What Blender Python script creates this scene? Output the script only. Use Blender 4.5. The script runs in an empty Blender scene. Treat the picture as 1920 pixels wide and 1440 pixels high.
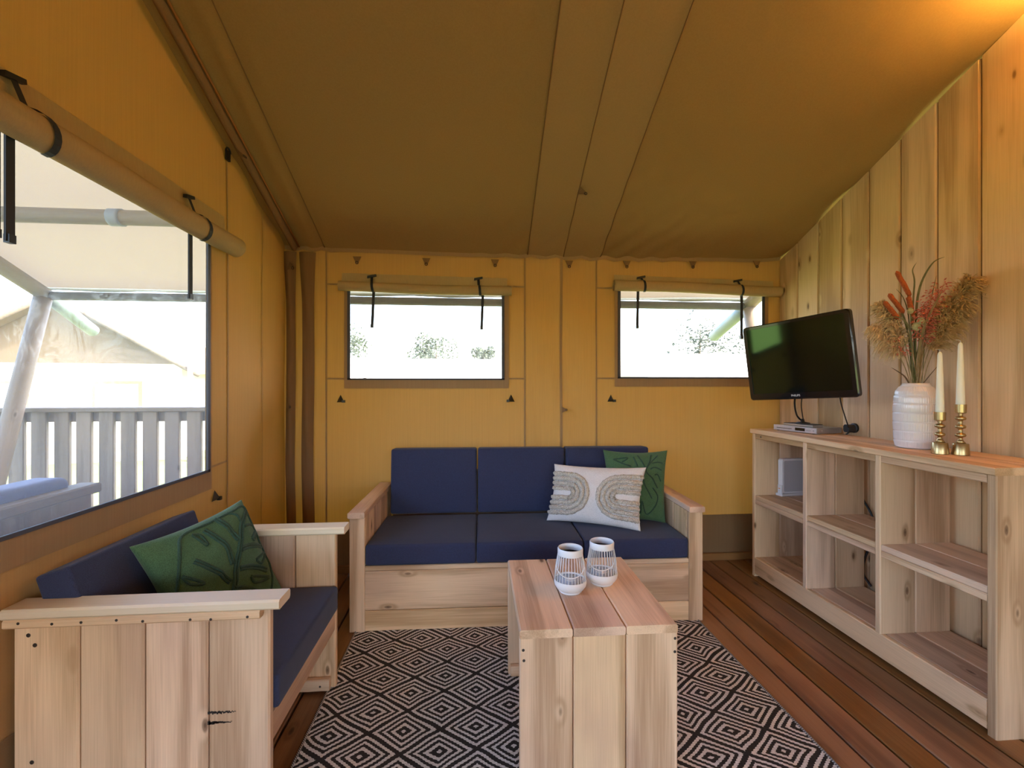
import bpy, math, random
from mathutils import Vector, Matrix, noise
random.seed(7)
PI = math.pi
SC = bpy.context.scene
COL = SC.collection
R = math.radians

# ------------------------------------------------------------------ camera, sky, sun, exposure
YAW = math.atan(74 / 855)
cam = bpy.data.cameras.new('camera'); camo = bpy.data.objects.new('camera', cam); COL.objects.link(camo)
camo.location = (0, 0, 1.35); camo.rotation_euler = (PI / 2, 0, -YAW)
cam.lens = 36 * 855 / 1920; cam.sensor_width = 36; cam.sensor_fit = 'HORIZONTAL'; cam.clip_start = .05; cam.clip_end = 300
SC.camera = camo
SC.view_settings.view_transform = 'Standard'; SC.view_settings.look = 'None'
SC.view_settings.exposure = 2.0; SC.view_settings.gamma = 1; SC.view_settings.use_curve_mapping = False
cy = SC.cycles
cy.max_bounces = 14; cy.diffuse_bounces = 8; cy.glossy_bounces = 4; cy.transmission_bounces = 8; cy.transparent_max_bounces = 16
cy.caustics_reflective = False; cy.caustics_refractive = False; cy.use_denoising = True; cy.sample_clamp_indirect = 8
W = bpy.data.worlds.new('sky'); SC.world = W; W.use_nodes = True
wn = W.node_tree; bg = wn.nodes['Background']
sky = wn.nodes.new('ShaderNodeTexSky'); sky.sky_type = 'NISHITA'; sky.sun_disc = False
SUN_EL, SUN_AZ = R(48), R(105)          # azimuth measured from +Y towards +X
sky.sun_elevation = SUN_EL; sky.sun_rotation = SUN_AZ; sky.dust_density = 3.5; sky.air_density = 1.0; sky.ozone_density = 1.0
wn.links.new(sky.outputs[0], bg.inputs[0]); bg.inputs[1].default_value = .55
sl = bpy.data.lights.new('sun', 'SUN'); sl.energy = 3.6; sl.angle = R(.6); sl.color = (1, .95, .87)
so = bpy.data.objects.new('sun', sl); COL.objects.link(so)
sd = Vector((math.sin(SUN_AZ) * math.cos(SUN_EL), math.cos(SUN_AZ) * math.cos(SUN_EL), math.sin(SUN_EL)))
so.rotation_euler = sd.to_track_quat('Z', 'Y').to_euler(); so.location = sd * 30


# ------------------------------------------------------------------ node helpers and materials
class NT:
    def __init__(s, name):
        s.m = bpy.data.materials.new(name); s.m.use_nodes = True
        s.t = s.m.node_tree; s.t.nodes.clear()
        s.out = s.t.nodes.new('ShaderNodeOutputMaterial')
    def n(s, kind, ins=None, **props):
        nd = s.t.nodes.new('ShaderNode' + kind)
        for k, v in props.items(): setattr(nd, k, v)
        for k, v in (ins or {}).items():
            if isinstance(v, bpy.types.NodeSocket): s.t.links.new(v, nd.inputs[k])
            else: nd.inputs[k].default_value = v
        return nd
    def math(s, op, a, b=0.0, clamp=False):
        return s.n('Math', {0: a, 1: b}, operation=op, use_clamp=clamp).outputs[0]
    def mix(s, f, a, b, mode='MIX'):
        nd = s.n('Mix', {0: f}, data_type='RGBA', blend_type=mode)
        for i, v in ((6, a), (7, b)):
            if isinstance(v, bpy.types.NodeSocket): s.t.links.new(v, nd.inputs[i])
            else: nd.inputs[i].default_value = (*v, 1) if len(v) == 3 else v
        return nd.outputs[2]
    def rng(s, v, a, b, c=0.0, d=1.0):
        return s.n('MapRange', {0: v, 1: a, 2: b, 3: c, 4: d}, clamp=True, interpolation_type='SMOOTHSTEP').outputs[0]
    def surf(s, shader):
        s.t.links.new(shader, s.out.inputs[0]); return s.m


def c4(c): return (*c, 1)


def plain(name, col, rough=.5, metal=0, spec=.5, bump=None, coat=0, var=0):
    t = NT(name)
    ins = {'Base Color': c4(col), 'Roughness': rough, 'Metallic': metal, 'Specular IOR Level': spec, 'Coat Weight': coat}
    tc = t.n('TexCoord').outputs['Object']
    if var:
        f = t.n('TexNoise', {'Vector': tc, 'Scale': var, 'Detail': 3}).outputs[0]
        ins['Base Color'] = t.mix(t.rng(f, .3, .7), [x * .8 for x in col], [min(1, x * 1.15) for x in col])
    if bump:
        b = t.n('TexNoise', {'Vector': tc, 'Scale': bump[0], 'Detail': 2}).outputs[0]
        ins['Normal'] = t.n('Bump', {'Strength': bump[1], 'Distance': .002, 'Height': b}).outputs[0]
    return t.surf(t.n('BsdfPrincipled', ins).outputs[0])


def wood(name, axis, light, dark, knot, rough=.55, stain=(.62, .55, .62), stain_amt=.5, kscale=8.5, tint=.13, spec=.35, ring=13):
    t = NT(name)
    tc = t.n('TexCoord').outputs['Object']
    rnd = t.n('ObjectInfo').outputs['Random']
    off = t.n('VectorMath', {0: t.n('CombineXYZ', {0: rnd, 1: rnd, 2: rnd}).outputs[0], 1: (17.3, 31.7, 47.1)}, operation='MULTIPLY').outputs[0]
    v = t.n('VectorMath', {0: tc, 1: off}, operation='ADD').outputs[0]
    sc1 = [1, 1, 1]; sc1[axis] = .07
    sc2 = [1, 1, 1]; sc2[axis] = .42
    sc3 = [1, 1, 1]; sc3[axis] = .02
    v1 = t.n('VectorMath', {0: v, 1: sc1}, operation='MULTIPLY').outputs[0]
    v2 = t.n('VectorMath', {0: v, 1: sc2}, operation='MULTIPLY').outputs[0]
    v3 = t.n('VectorMath', {0: v, 1: sc3}, operation='MULTIPLY').outputs[0]
    vd = t.n('TexVoronoi', {'Vector': v2, 'Scale': kscale}, feature='F1').outputs['Distance']
    halo = t.rng(vd, .24, .02)
    km = t.rng(vd, .095, .05)
    core = t.rng(vd, .045, .015)
    n1 = t.n('TexNoise', {'Vector': v1, 'Scale': 7.0, 'Detail': 3.0, 'Distortion': .5}).outputs[0]
    ph = t.math('ADD', t.math('MULTIPLY', n1, ring), t.math('MULTIPLY', halo, 3.2))
    band = t.math('ADD', t.math('MULTIPLY', t.math('SINE', ph), .5), .5)
    band = t.math('POWER', band, 1.8)
    fine = t.n('TexNoise', {'Vector': v3, 'Scale': 230.0, 'Detail': 2.0}).outputs[0]
    f = t.math('ADD', t.math('MULTIPLY', band, .45), t.math('MULTIPLY', fine, .55))
    col = t.mix(t.rng(f, .1, .95), light, dark)
    big = t.n('TexNoise', {'Vector': v2, 'Scale': 3.2, 'Detail': 3.0}).outputs[0]
    col = t.mix(t.math('MULTIPLY', t.rng(big, .48, .72), stain_amt), col, stain, 'MULTIPLY')
    col = t.mix(t.math('MULTIPLY', halo, .28), col, dark)
    col = t.mix(t.math('MULTIPLY', km, .75), col, knot)
    col = t.mix(t.math('MULTIPLY', core, .6), col, [k * .35 for k in knot])
    r2 = t.n('TexWhiteNoise', {'W': rnd}, noise_dimensions='1D').outputs[0]
    hs = t.n('HueSaturation', {'Color': col, 'Hue': t.math('ADD', .494, t.math('MULTIPLY', r2, .012)),
             'Saturation': t.math('ADD', 1.0 - tint * .8, t.math('MULTIPLY', r2, tint * 1.6)),
             'Value': t.math('ADD', 1.0 - tint, t.math('MULTIPLY', rnd, tint * 1.7))}).outputs[0]
    h = t.math('SUBTRACT', t.math('MULTIPLY', f, -.5), t.math('MULTIPLY', km, .4))
    nm = t.n('Bump', {'Strength': .4, 'Distance': .0015, 'Height': h}).outputs[0]
    return t.surf(t.n('BsdfPrincipled', {'Base Color': hs, 'Roughness': rough, 'Specular IOR Level': spec, 'Normal': nm}).outputs[0])


PINE = [wood('pale_pine_%s' % 'xyz'[a], a, (.82, .585, .395), (.46, .285, .165), (.15, .075, .038)) for a in range(3)]
BOARD = [wood('wall_pine_%s' % 'xyz'[a], a, (.74, .51, .31), (.46, .285, .15), (.16, .08, .038), kscale=8.0, stain_amt=.25) for a in range(3)]
RAW = [wood('raw_spruce_%s' % 'xyz'[a], a, (.78, .66, .50), (.68, .54, .37), (.34, .20, .10), stain_amt=.1) for a in range(3)]
OAK = [wood('floor_wood_%s' % 'xyz'[a], a, (.33, .172, .082), (.175, .082, .034), (.045, .02, .01), rough=.36, stain=(.5, .42, .45), stain_amt=.55, tint=.15, spec=.4, kscale=8) for a in range(3)]
GREY = [wood('weathered_wood_%s' % 'xyz'[a], a, (.24, .18, .135), (.15, .11, .08), (.08, .06, .04), stain_amt=.2) for a in range(3)]


def canvas(name, col, trans, fac, wrinkle=.25, gloss=0.0):
    t = NT(name)
    tc = t.n('TexCoord').outputs['Object']
    sep = t.n('SeparateXYZ', {0: tc})
    wv = 2600.0
    sx = t.math('SINE', t.math('MULTIPLY', t.math('ADD', sep.outputs[0], sep.outputs[1]), wv))
    sz = t.math('SINE', t.math('MULTIPLY', sep.outputs[2], wv))
    n = t.n('TexNoise', {'Vector': tc, 'Scale': 3.0, 'Detail': 3.0, 'Distortion': .6}).outputs[0]
    n2 = t.n('TexNoise', {'Vector': tc, 'Scale': 420.0, 'Detail': 1.0}).outputs[0]
    slub = t.n('TexNoise', {'Vector': t.n('VectorMath', {0: tc, 1: (1, 1, .012)}, operation='MULTIPLY').outputs[0], 'Scale': 160.0, 'Detail': 2.0}).outputs[0]
    h = t.math('ADD', t.math('MULTIPLY', n, wrinkle * 12), t.math('ADD', t.math('MULTIPLY', n2, .22), t.math('MULTIPLY', t.math('MULTIPLY', sx, sz), .1)))
    nm = t.n('Bump', {'Strength': .55, 'Distance': .0035, 'Height': h}).outputs[0]
    k = t.rng(slub, .3, .7)
    c = t.mix(k, [x * .97 for x in col], [min(1, x * 1.03) for x in col])
    ct = t.mix(k, [x * .95 for x in trans], [min(1, x * 1.05) for x in trans])
    d = t.n('BsdfDiffuse', {'Color': c, 'Normal': nm}).outputs[0]
    tr = t.n('BsdfTranslucent', {'Color': ct, 'Normal': nm}).outputs[0]
    return t.surf(t.n('MixShader', {0: fac, 1: d, 2: tr}).outputs[0])


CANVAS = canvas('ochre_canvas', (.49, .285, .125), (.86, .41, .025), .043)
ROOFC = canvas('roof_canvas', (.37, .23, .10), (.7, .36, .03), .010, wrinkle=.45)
PANELC = canvas('panel_canvas', (.40, .255, .12), (.7, .36, .03), .010, wrinkle=.45)
TRIM = canvas('taupe_canvas', (.37, .235, .13), (.5, .3, .1), .05, wrinkle=.15)
ROLLC = canvas('khaki_canvas', (.46, .335, .18), (.6, .4, .1), .04, wrinkle=.3)
DARKTRIM = canvas('brown_canvas', (.235, .14, .075), (.4, .2, .05), .03)
SKIRTC = canvas('skirt_canvas', (.25, .155, .08), (.4, .2, .05), .015)
FLY = canvas('flysheet_canvas', (.36, .30, .235), (.55, .45, .33), .10, wrinkle=.5)
TENTROOF = canvas('white_roof_canvas', (.72, .68, .60), (.7, .66, .6), .08, wrinkle=.4)
TENTTAN = canvas('tan_tent_canvas', (.17, .125, .08), (.3, .2, .1), .06)
TENTWALL = canvas('cream_canvas', (.78, .72, .60), (.8, .7, .5), .15)


def fabric(name, col, scale=900, rough=.9, sheen=.25, fac=.35):
    t = NT(name)
    tc = t.n('TexCoord').outputs['Object']
    n = t.n('TexNoise', {'Vector': tc, 'Scale': scale, 'Detail': 2.0}).outputs[0]
    big = t.n('TexNoise', {'Vector': tc, 'Scale': 6.0, 'Detail': 3.0}).outputs[0]
    c = t.mix(t.rng(n, .3, .7), [x * (1 - fac) for x in col], [min(1, x * (1 + fac)) for x in col])
    h = t.math('ADD', n, t.math('MULTIPLY', big, 4.0))
    nm = t.n('Bump', {'Strength': .4, 'Distance': .002, 'Height': h}).outputs[0]
    return t.surf(t.n('BsdfPrincipled', {'Base Color': c, 'Roughness': rough, 'Specular IOR Level': .25, 'Sheen Weight': sheen, 'Sheen Roughness': .5, 'Normal': nm}).outputs[0])


NAVY = fabric('navy_fabric', (.030, .037, .088), 700, sheen=.12)
GREENF = fabric('green_cotton', (.060, .125, .062), 500, sheen=.15)
GREEND = fabric('dark_green_stitching', (.030, .070, .048), 400, sheen=.1)
CREAM = fabric('cream_cotton', (.66, .62, .62), 380, sheen=.1, fac=.14)
TUFT = fabric('beige_tufting', (.50, .44, .38), 260, sheen=.2, fac=.4)
BLACKP = plain('black_plastic', (.012, .012, .015), .45)
BLACKW = plain('black_webbing', (.015, .015, .022), .7, bump=(900, .3))
ZIP = plain('dark_zip', (.055, .055, .075), .6, bump=(700, .4))
WHITEM = plain('white_metal', (.72, .72, .76), .42, bump=(60, .03))
WHITEP = plain('white_plastic', (.74, .76, .84), .35)
SILVER = plain('silver_metal', (.52, .52, .56), .32, metal=.75)
DARKSC = plain('dark_screw', (.05, .04, .035), .5, metal=.4)
LINING = plain('blue_grey_lining', (.50, .53, .63), .5)
BRASS = plain('brass', (.50, .37, .19), .30, metal=1, bump=(300, .04))
WAX = plain('ivory_wax', (.86, .82, .68), .45, spec=.4)
WICK = plain('white_wick', (.8, .76, .68), .8)
GLOSSB = plain('glossy_black', (.008, .008, .011), .12, coat=.4)
CABLE = plain('black_cable', (.012, .012, .014), .5)
SUBF = plain('dark_underfloor', (.02, .011, .007), .9)
STRAW = plain('straw_stem', (.36, .25, .11), .8, var=60)
GSTEM = plain('green_stem', (.17, .18, .07), .8, var=60)
BLADE = plain('dry_leaf', (.16, .14, .06), .8, var=40)
PLUME = plain('pampas_plume', (.54, .36, .16), .9, var=30)
PLUMEL = plain('pale_pampas_plume', (.70, .52, .31), .9, var=30)
RUST = plain('rust_cattail', (.42, .10, .03), .95, bump=(900, .8), var=120)
CORAL = plain('coral_seeds', (.56, .15, .095), .85, var=90)
PODM = plain('pale_pod', (.42, .38, .20), .8, var=80)
GREENTUBE = plain('pale_green_tube', (.13, .17, .155), .5)
EDGE = plain('orange_mark', (.8, .25, .05), .5)
INK = plain('grey_print', (.35, .36, .42), .5)
LOGO = plain('silver_print', (.62, .62, .66), .4)
SCUFF = plain('black_scuff', (.03, .025, .025), .9)
LEAFM = plain('tree_leaves', (.022, .034, .013), .7, var=3)
BARK = plain('bark', (.12, .09, .06), .9, var=20)
SCREEN = (lambda t: t.surf(t.n('BsdfPrincipled', {'Base Color': (.006, .005, .006, 1), 'Roughness': .07, 'Specular IOR Level': 1.0, 'Specular Tint': (.48, .80, .48, 1)}).outputs[0]))(NT('coated_screen'))


def vase_mat():
    t = NT('white_glazed_ceramic')
    return t.surf(t.n('BsdfPrincipled', {'Base Color': (.74, .70, .74, 1), 'Roughness': .16, 'Specular IOR Level': .55, 'Coat Weight': .3, 'Coat Roughness': .12}).outputs[0])


def pane_mat(name, haze, mesh):
    t = NT(name)
    tc = t.n('TexCoord').outputs['Object']
    tr = t.n('BsdfTransparent', {'Color': (.97, .97, .98, 1)}).outputs[0]
    dif = t.n('BsdfDiffuse', {'Color': (.72, .72, .76, 1)}).outputs[0]
    trl = t.n('BsdfTranslucent', {'Color': (.85, .85, .88, 1)}).outputs[0]
    cloth = t.n('MixShader', {0: .7, 1: dif, 2: trl}).outputs[0]
    n = t.n('TexNoise', {'Vector': tc, 'Scale': 5.0, 'Detail': 3.0, 'Distortion': 1.2}).outputs[0]
    nm = t.n('Bump', {'Strength': .6, 'Distance': .01, 'Height': n}).outputs[0]
    gl = t.n('BsdfGlossy', {'Color': (1, 1, 1, 1), 'Roughness': .08, 'Normal': nm}).outputs[0]
    fac = haze
    if mesh:
        sep = t.n('SeparateXYZ', {0: tc})
        a = t.math('SINE', t.math('MULTIPLY', sep.outputs[1], 2200.0))
        b = t.math('SINE', t.math('MULTIPLY', sep.outputs[2], 2200.0))
        g = t.rng(t.math('MAXIMUM', a, b), .6, .9)
        fac = t.math('ADD', haze * .5, t.math('MULTIPLY', g, haze * 1.1))
    s1 = t.n('MixShader', {0: fac, 1: tr, 2: cloth}).outputs[0]
    return t.surf(t.n('MixShader', {0: .035, 1: s1, 2: gl}).outputs[0])


PANE = pane_mat('clear_window_film', .05, False)
PANEM = pane_mat('mesh_window_film', .13, True)


def rug_mat(px, py, cx, cyy):
    t = NT('diamond_woven_rug')
    tc = t.n('TexCoord').outputs['Object']
    wob = t.n('TexNoise', {'Vector': tc, 'Scale': 7.0, 'Detail': 1.0}).outputs['Color']
    wv = t.n('VectorMath', {0: t.n('VectorMath', {0: wob, 1: (.5, .5, .5)}, operation='SUBTRACT').outputs[0], 1: (.028, .028, 0)}, operation='MULTIPLY').outputs[0]
    v = t.n('VectorMath', {0: tc, 1: wv}, operation='ADD').outputs[0]
    sep = t.n('SeparateXYZ', {0: v})
    # stitches step the outline
    zx = t.n('SeparateXYZ', {0: tc})
    stp = t.math('MULTIPLY', t.math('PINGPONG', t.math('MULTIPLY', zx.outputs[1], 1.0), .0045), .75)
    x = t.math('DIVIDE', t.math('SUBTRACT', sep.outputs[0], cx), px)
    y = t.math('DIVIDE', t.math('SUBTRACT', t.math('ADD', sep.outputs[1], stp), cyy), py)
    # diamond lattice: rotate into cells  p=x+y, q=x-y ; cell |p|<.5,|q|<.5 ; u=max(|p|,|q|)*2
    p = t.math('ADD', x, y); q = t.math('SUBTRACT', x, y)
    fp = t.math('ABSOLUTE', t.math('SUBTRACT', t.math('FRACT', p), .5))
    fq = t.math('ABSOLUTE', t.math('SUBTRACT', t.math('FRACT', q), .5))
    u = t.math('MULTIPLY', t.math('MAXIMUM', fp, fq), 2.0)
    def win(a, b): return t.math('MULTIPLY', t.math('GREATER_THAN', u, a), t.math('LESS_THAN', u, b))
    k = t.math('ADD', t.math('ADD', win(.085, .25), win(.385, .52)), t.math('ADD', win(.635, .765), t.math('GREATER_THAN', u, .90)), True)
    th = t.math('SINE', t.math('MULTIPLY', zx.outputs[0], 900.0))
    tv = t.math('SINE', t.math('MULTIPLY', zx.outputs[1], 1400.0))
    wn_ = t.n('TexNoise', {'Vector': tc, 'Scale': 260.0, 'Detail': 2.0}).outputs[0]
    white = t.mix(t.rng(wn_, .3, .7), (.60, .57, .59), (.84, .80, .82))
    black = t.mix(t.rng(wn_, .3, .7), (.012, .010, .012), (.030, .026, .028))
    h = t.math('ADD', t.math('MULTIPLY', t.math('ADD', th, tv), .25), t.math('MULTIPLY', k, -.4))
    nm = t.n('Bump', {'Strength': .7, 'Distance': .002, 'Height': h}).outputs[0]
    return t.surf(t.n('BsdfPrincipled', {'Base Color': t.mix(k, white, black), 'Roughness': .75, 'Specular IOR Level': .3, 'Normal': nm}).outputs[0])


# ------------------------------------------------------------------ mesh helpers
class MB:
    def __init__(s): s.v = []; s.f = []
    def add(s, vs, fs):
        o = len(s.v); s.v += [tuple(x) for x in vs]; s.f += [tuple(i + o for i in f) for f in fs]; return s
    def box(s, lo, hi):
        x0, y0, z0 = lo; x1, y1, z1 = hi
        return s.add([(x0, y0, z0), (x1, y0, z0), (x1, y1, z0), (x0, y1, z0), (x0, y0, z1), (x1, y0, z1), (x1, y1, z1), (x0, y1, z1)],
                     [(0, 3, 2, 1), (4, 5, 6, 7), (0, 1, 5, 4), (1, 2, 6, 5), (2, 3, 7, 6), (3, 0, 4, 7)])
    def bar(s, lo, hi, axis, ch=.003):
        """box with its four long edges chamfered"""
        a, b = [i for i in range(3) if i != axis]
        if axis == 1: a, b = 2, 0
        ch = min(ch, (hi[a] - lo[a]) * .45, (hi[b] - lo[b]) * .45)
        prof = [(lo[a] + ch, lo[b]), (hi[a] - ch, lo[b]), (hi[a], lo[b] + ch), (hi[a], hi[b] - ch), (hi[a] - ch, hi[b]), (lo[a] + ch, hi[b]), (lo[a], hi[b] - ch), (lo[a], lo[b] + ch)]
        vs = []
        for e in (lo[axis], hi[axis]):
            for p, q in prof:
                c = [0, 0, 0]; c[axis] = e; c[a] = p; c[b] = q; vs.append(c)
        fs = [tuple(range(7, -1, -1)), tuple(range(8, 16))] + [(i, (i + 1) % 8, 8 + (i + 1) % 8, 8 + i) for i in range(8)]
        return s.add(vs, fs)
    def tube(s, pts, r, seg=8, cap=True):
        pts = [Vector(p) for p in pts]; n = len(pts)
        rs = r if isinstance(r, (list, tuple)) else [r] * n
        ref = None; vs = []
        for i, p in enumerate(pts):
            d = (pts[min(i + 1, n - 1)] - pts[max(i - 1, 0)]).normalized()
            if ref is None:
                ref = d.orthogonal().normalized()
            ref = (ref - d * ref.dot(d))
            ref = ref.normalized() if ref.length > 1e-6 else d.orthogonal().normalized()
            bt = d.cross(ref)
            for k in range(seg):
                a = 2 * PI * k / seg
                vs.append(p + (ref * math.cos(a) + bt * math.sin(a)) * rs[i])
        fs = [(i * seg + k, i * seg + (k + 1) % seg, (i + 1) * seg + (k + 1) % seg, (i + 1) * seg + k) for i in range(n - 1) for k in range(seg)]
        if cap: fs += [tuple(range(seg - 1, -1, -1)), tuple((n - 1) * seg + k for k in range(seg))]
        return s.add(vs, fs)
    def lathe(s, prof, seg=24, c=(0, 0, 0)):
        n = len(prof); vs = []; fs = []
        for r, z in prof:
            for k in range(seg):
                a = 2 * PI * k / seg; vs.append((c[0] + r * math.cos(a), c[1] + r * math.sin(a), c[2] + z))
        fs = [(i * seg + k, i * seg + (k + 1) % seg, (i + 1) * seg + (k + 1) % seg, (i + 1) * seg + k) for i in range(n - 1) for k in range(seg)]
        if prof[0][0] > 1e-5: fs.append(tuple(range(seg - 1, -1, -1)))
        if prof[-1][0] > 1e-5: fs.append(tuple((n - 1) * seg + k for k in range(seg)))
        return s.add(vs, fs)
    def grid(s, us, vs_, fn, holes=()):
        n, m = len(us), len(vs_)
        vs = [fn(u, v) for v in vs_ for u in us]; fs = []
        for j in range(m - 1):
            for i in range(n - 1):
                cu, cv = (us[i] + us[i + 1]) / 2, (vs_[j] + vs_[j + 1]) / 2
                if any(h[0] < cu < h[1] and h[2] < cv < h[3] for h in holes): continue
                fs.append((j * n + i, j * n + i + 1, (j + 1) * n + i + 1, (j + 1) * n + i))
        return s.add(vs, fs)
    def strip(s, pts, w, nrm):
        """flat ribbon along pts"""
        vs = []; pts = [Vector(p) for p in pts]; nrm = Vector(nrm)
        for i, p in enumerate(pts):
            d = (pts[min(i + 1, len(pts) - 1)] - pts[max(i - 1, 0)]).normalized()
            sd_ = d.cross(nrm); sd_ = sd_.normalized() if sd_.length > 1e-6 else d.orthogonal().normalized()
            ww = w[i] if isinstance(w, (list, tuple)) else w
            vs += [p - sd_ * ww / 2, p + sd_ * ww / 2]
        return s.add(vs, [(2 * i, 2 * i + 1, 2 * i + 3, 2 * i + 2) for i in range(len(pts) - 1)])
    def mesh(s, name, mat, smooth=False, mats=None):
        me = bpy.data.meshes.new(name); me.from_pydata(s.v, [], s.f); me.update()
        if mat: me.materials.append(mat)
        if smooth:
            me.polygons.foreach_set('use_smooth', [True] * len(me.polygons))
        return me
    def build(s, name, mat, parent=None, smooth=False, loc=None, rot=None, auto=None):
        o = bpy.data.objects.new(name, s.mesh(name, mat, smooth)); COL.objects.link(o)
        if parent: o.parent = parent
        if loc: o.location = loc
        if rot: o.rotation_euler = rot
        if auto is not None:
            me = o.data
            me.polygons.foreach_set('use_smooth', [True] * len(me.polygons))
            me.set_sharp_from_angle(angle=R(auto))
        return o


def lin(a, b, n): return [a + (b - a) * i / (n - 1) for i in range(n)]


def grid_lines(a, b, step, fixed=()):
    f = sorted(set([a, b] + [x for x in fixed if a < x < b])); out = []
    for p, q in zip(f, f[1:]):
        k = max(1, round((q - p) / step)); out += [p + (q - p) * i / k for i in range(k)]
    return out + [b]


def empty(name, loc=(0, 0, 0), rz=0.0):
    o = bpy.data.objects.new(name, None); COL.objects.link(o); o.location = loc; o.rotation_euler = (0, 0, rz); o.empty_display_size = .1
    return o


def tag(o, label=None, cat=None, group=None, kind=None):
    if label: o['label'] = label
    if cat: o['category'] = cat
    if group: o['group'] = group
    if kind: o['kind'] = kind
    return o


_pl = {}


def plank(name, mats, parent, lo, hi, axis, ch=.0045):
    """one board, grain along axis; alike boards share their mesh"""
    dims = tuple(round(hi[i] - lo[i], 4) for i in range(3))
    key = (dims, axis, mats[axis].name, ch)
    if key not in _pl:
        h = [d / 2 for d in dims]
        _pl[key] = MB().bar([-x for x in h], h, axis, ch).mesh(name, mats[axis])
    o = bpy.data.objects.new(name, _pl[key]); COL.objects.link(o); o.parent = parent
    o.location = [(lo[i] + hi[i]) / 2 for i in range(3)]
    return o


def cushion(name, mat, parent, lo, hi, r=.03, puff=.008, seg=4):
    """foam block with rounded edges and slightly crowned faces"""
    c = [(lo[i] + hi[i]) / 2 for i in range(3)]; h = [(hi[i] - lo[i]) / 2 for i in range(3)]
    def params(k):
        e = [-h[k] + r * t for t in (0, .25, .6, 1)]
        mid = lin(-h[k] + r, h[k] - r, 8)[1:-1]
        return e + mid + [-x for x in reversed(e)]
    mb = MB()
    for ax in range(3):
        a, b = (ax + 1) % 3, (ax + 2) % 3
        for sgn in (-1, 1):
            def fn(u, v, ax=ax, a=a, b=b, sgn=sgn):
                q = [0, 0, 0]; q[ax] = sgn * h[ax]; q[a] = u; q[b] = v
                inner = [max(-h[i] + r, min(h[i] - r, q[i])) for i in range(3)]
                d = Vector(q) - Vector(inner)
                d = d.normalized() * r if d.length > 1e-9 else d
                p = Vector(inner) + d
                p[ax] += sgn * puff * min(1, (min(h[a], h[b]) / .2) ** 2) * (1 - (u / h[a]) ** 2) * (1 - (v / h[b]) ** 2) * 1.3
                return p
            us, vs = params(a), params(b)
            if sgn < 0: us = us[::-1]
            mb.grid(us, vs, fn)
    o = mb.build(name, mat, parent, True, loc=c)
    bm_weld(o.data)
    return o


def bm_weld(me, d=1e-5):
    import bmesh
    bm = bmesh.new(); bm.from_mesh(me); bmesh.ops.remove_doubles(bm, verts=bm.verts, dist=d); bm.to_mesh(me); bm.free()


# ------------------------------------------------------------------ the room shell
XL, XR, YB = -1.325, 2.383, 3.37          # left canvas wall, right board wall, back canvas wall
SL, EAVE, YRIDGE, YF = .41, 2.317, -.30, -4.0
def roof_z(y): return EAVE + SL * (YB - y) if y > YRIDGE else EAVE + SL * (YB - YRIDGE) - SL * (YRIDGE - y)

floor = MB().box((XL - .3, YF, -.09), (XR + .05, YB + .1, -.028)).build('floor', SUBF)
tag(floor, 'dark reddish brown boarded tent floor', kind='structure')
for i in range(-24, 9):
    x0 = 1.408 + .134 * i
    if x0 < XL - .2 or x0 + .134 > XR + .12: continue
    x1 = min(x0 + .1265, XR - .004)
    plank('plank', OAK, floor, (x0 + .002, YF, -.028), (x1, YB + .06, 0), 1, .004)

wall_back = MB()
WIN = {'b1': (-.883, .224, 1.388, 2.06), 'b2': (1.102, 2.247, 1.400, 2.075), 'l': (.50, 2.393, .920, 2.075)}
def back_fn(x, z):
    y = YB + .006 * noise.noise(Vector((x * 1.7, 0, z * 1.3)))
    if .35 < x < 1.0 and not any(w[0] - .1 < x < w[1] + .1 for w in (WIN['b1'], WIN['b2'])):
        t = (x - .387) / (.929 - .387)
        if 0 < t < 1: y += .012 * math.sin(t * 9 + (z - 1) * 5.5) * math.sin(PI * t)
    return (x, y, z)
wall_back.grid(grid_lines(XL - .12, XR + .03, .05, [WIN['b1'][0], WIN['b1'][1], WIN['b2'][0], WIN['b2'][1]]),
               grid_lines(0, EAVE + .05, .08, [WIN['b1'][2], WIN['b1'][3], WIN['b2'][2], WIN['b2'][3], .345]), back_fn,
               [WIN['b1'], WIN['b2']])
wall_back = tag(wall_back.build('wall_back', CANVAS, smooth=True), 'ochre canvas end wall behind the sofa with two windows', kind='structure')

wl = MB()
def left_fn(y, zz):
    z = zz if zz <= 2.3 else 2.3 + (zz - 2.3) / .5 * (roof_z(y) + .03 - 2.3)
    x = XL + .008 * noise.noise(Vector((0, y * 1.4, z * 1.2)))
    if y > 2.62: x += .014 * math.sin((y - 2.62) * 13) * (1 - .3 * z / 2.3)
    return (x, y, z)
wl.grid(grid_lines(YF, YB + .03, .06, [WIN['l'][0], WIN['l'][1], -3.3, -.5]), grid_lines(0, 2.8, .08, [WIN['l'][2], WIN['l'][3], 2.3, .345, 2.06]), left_fn, [WIN['l'], (-3.3, -.5, -.1, 2.06)])  # second hole: unseen opening added behind the camera to let daylight in
wall_left = tag(wl.build('wall_left', CANVAS, smooth=True), 'ochre canvas side wall with the large mesh window', kind='structure')

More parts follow.
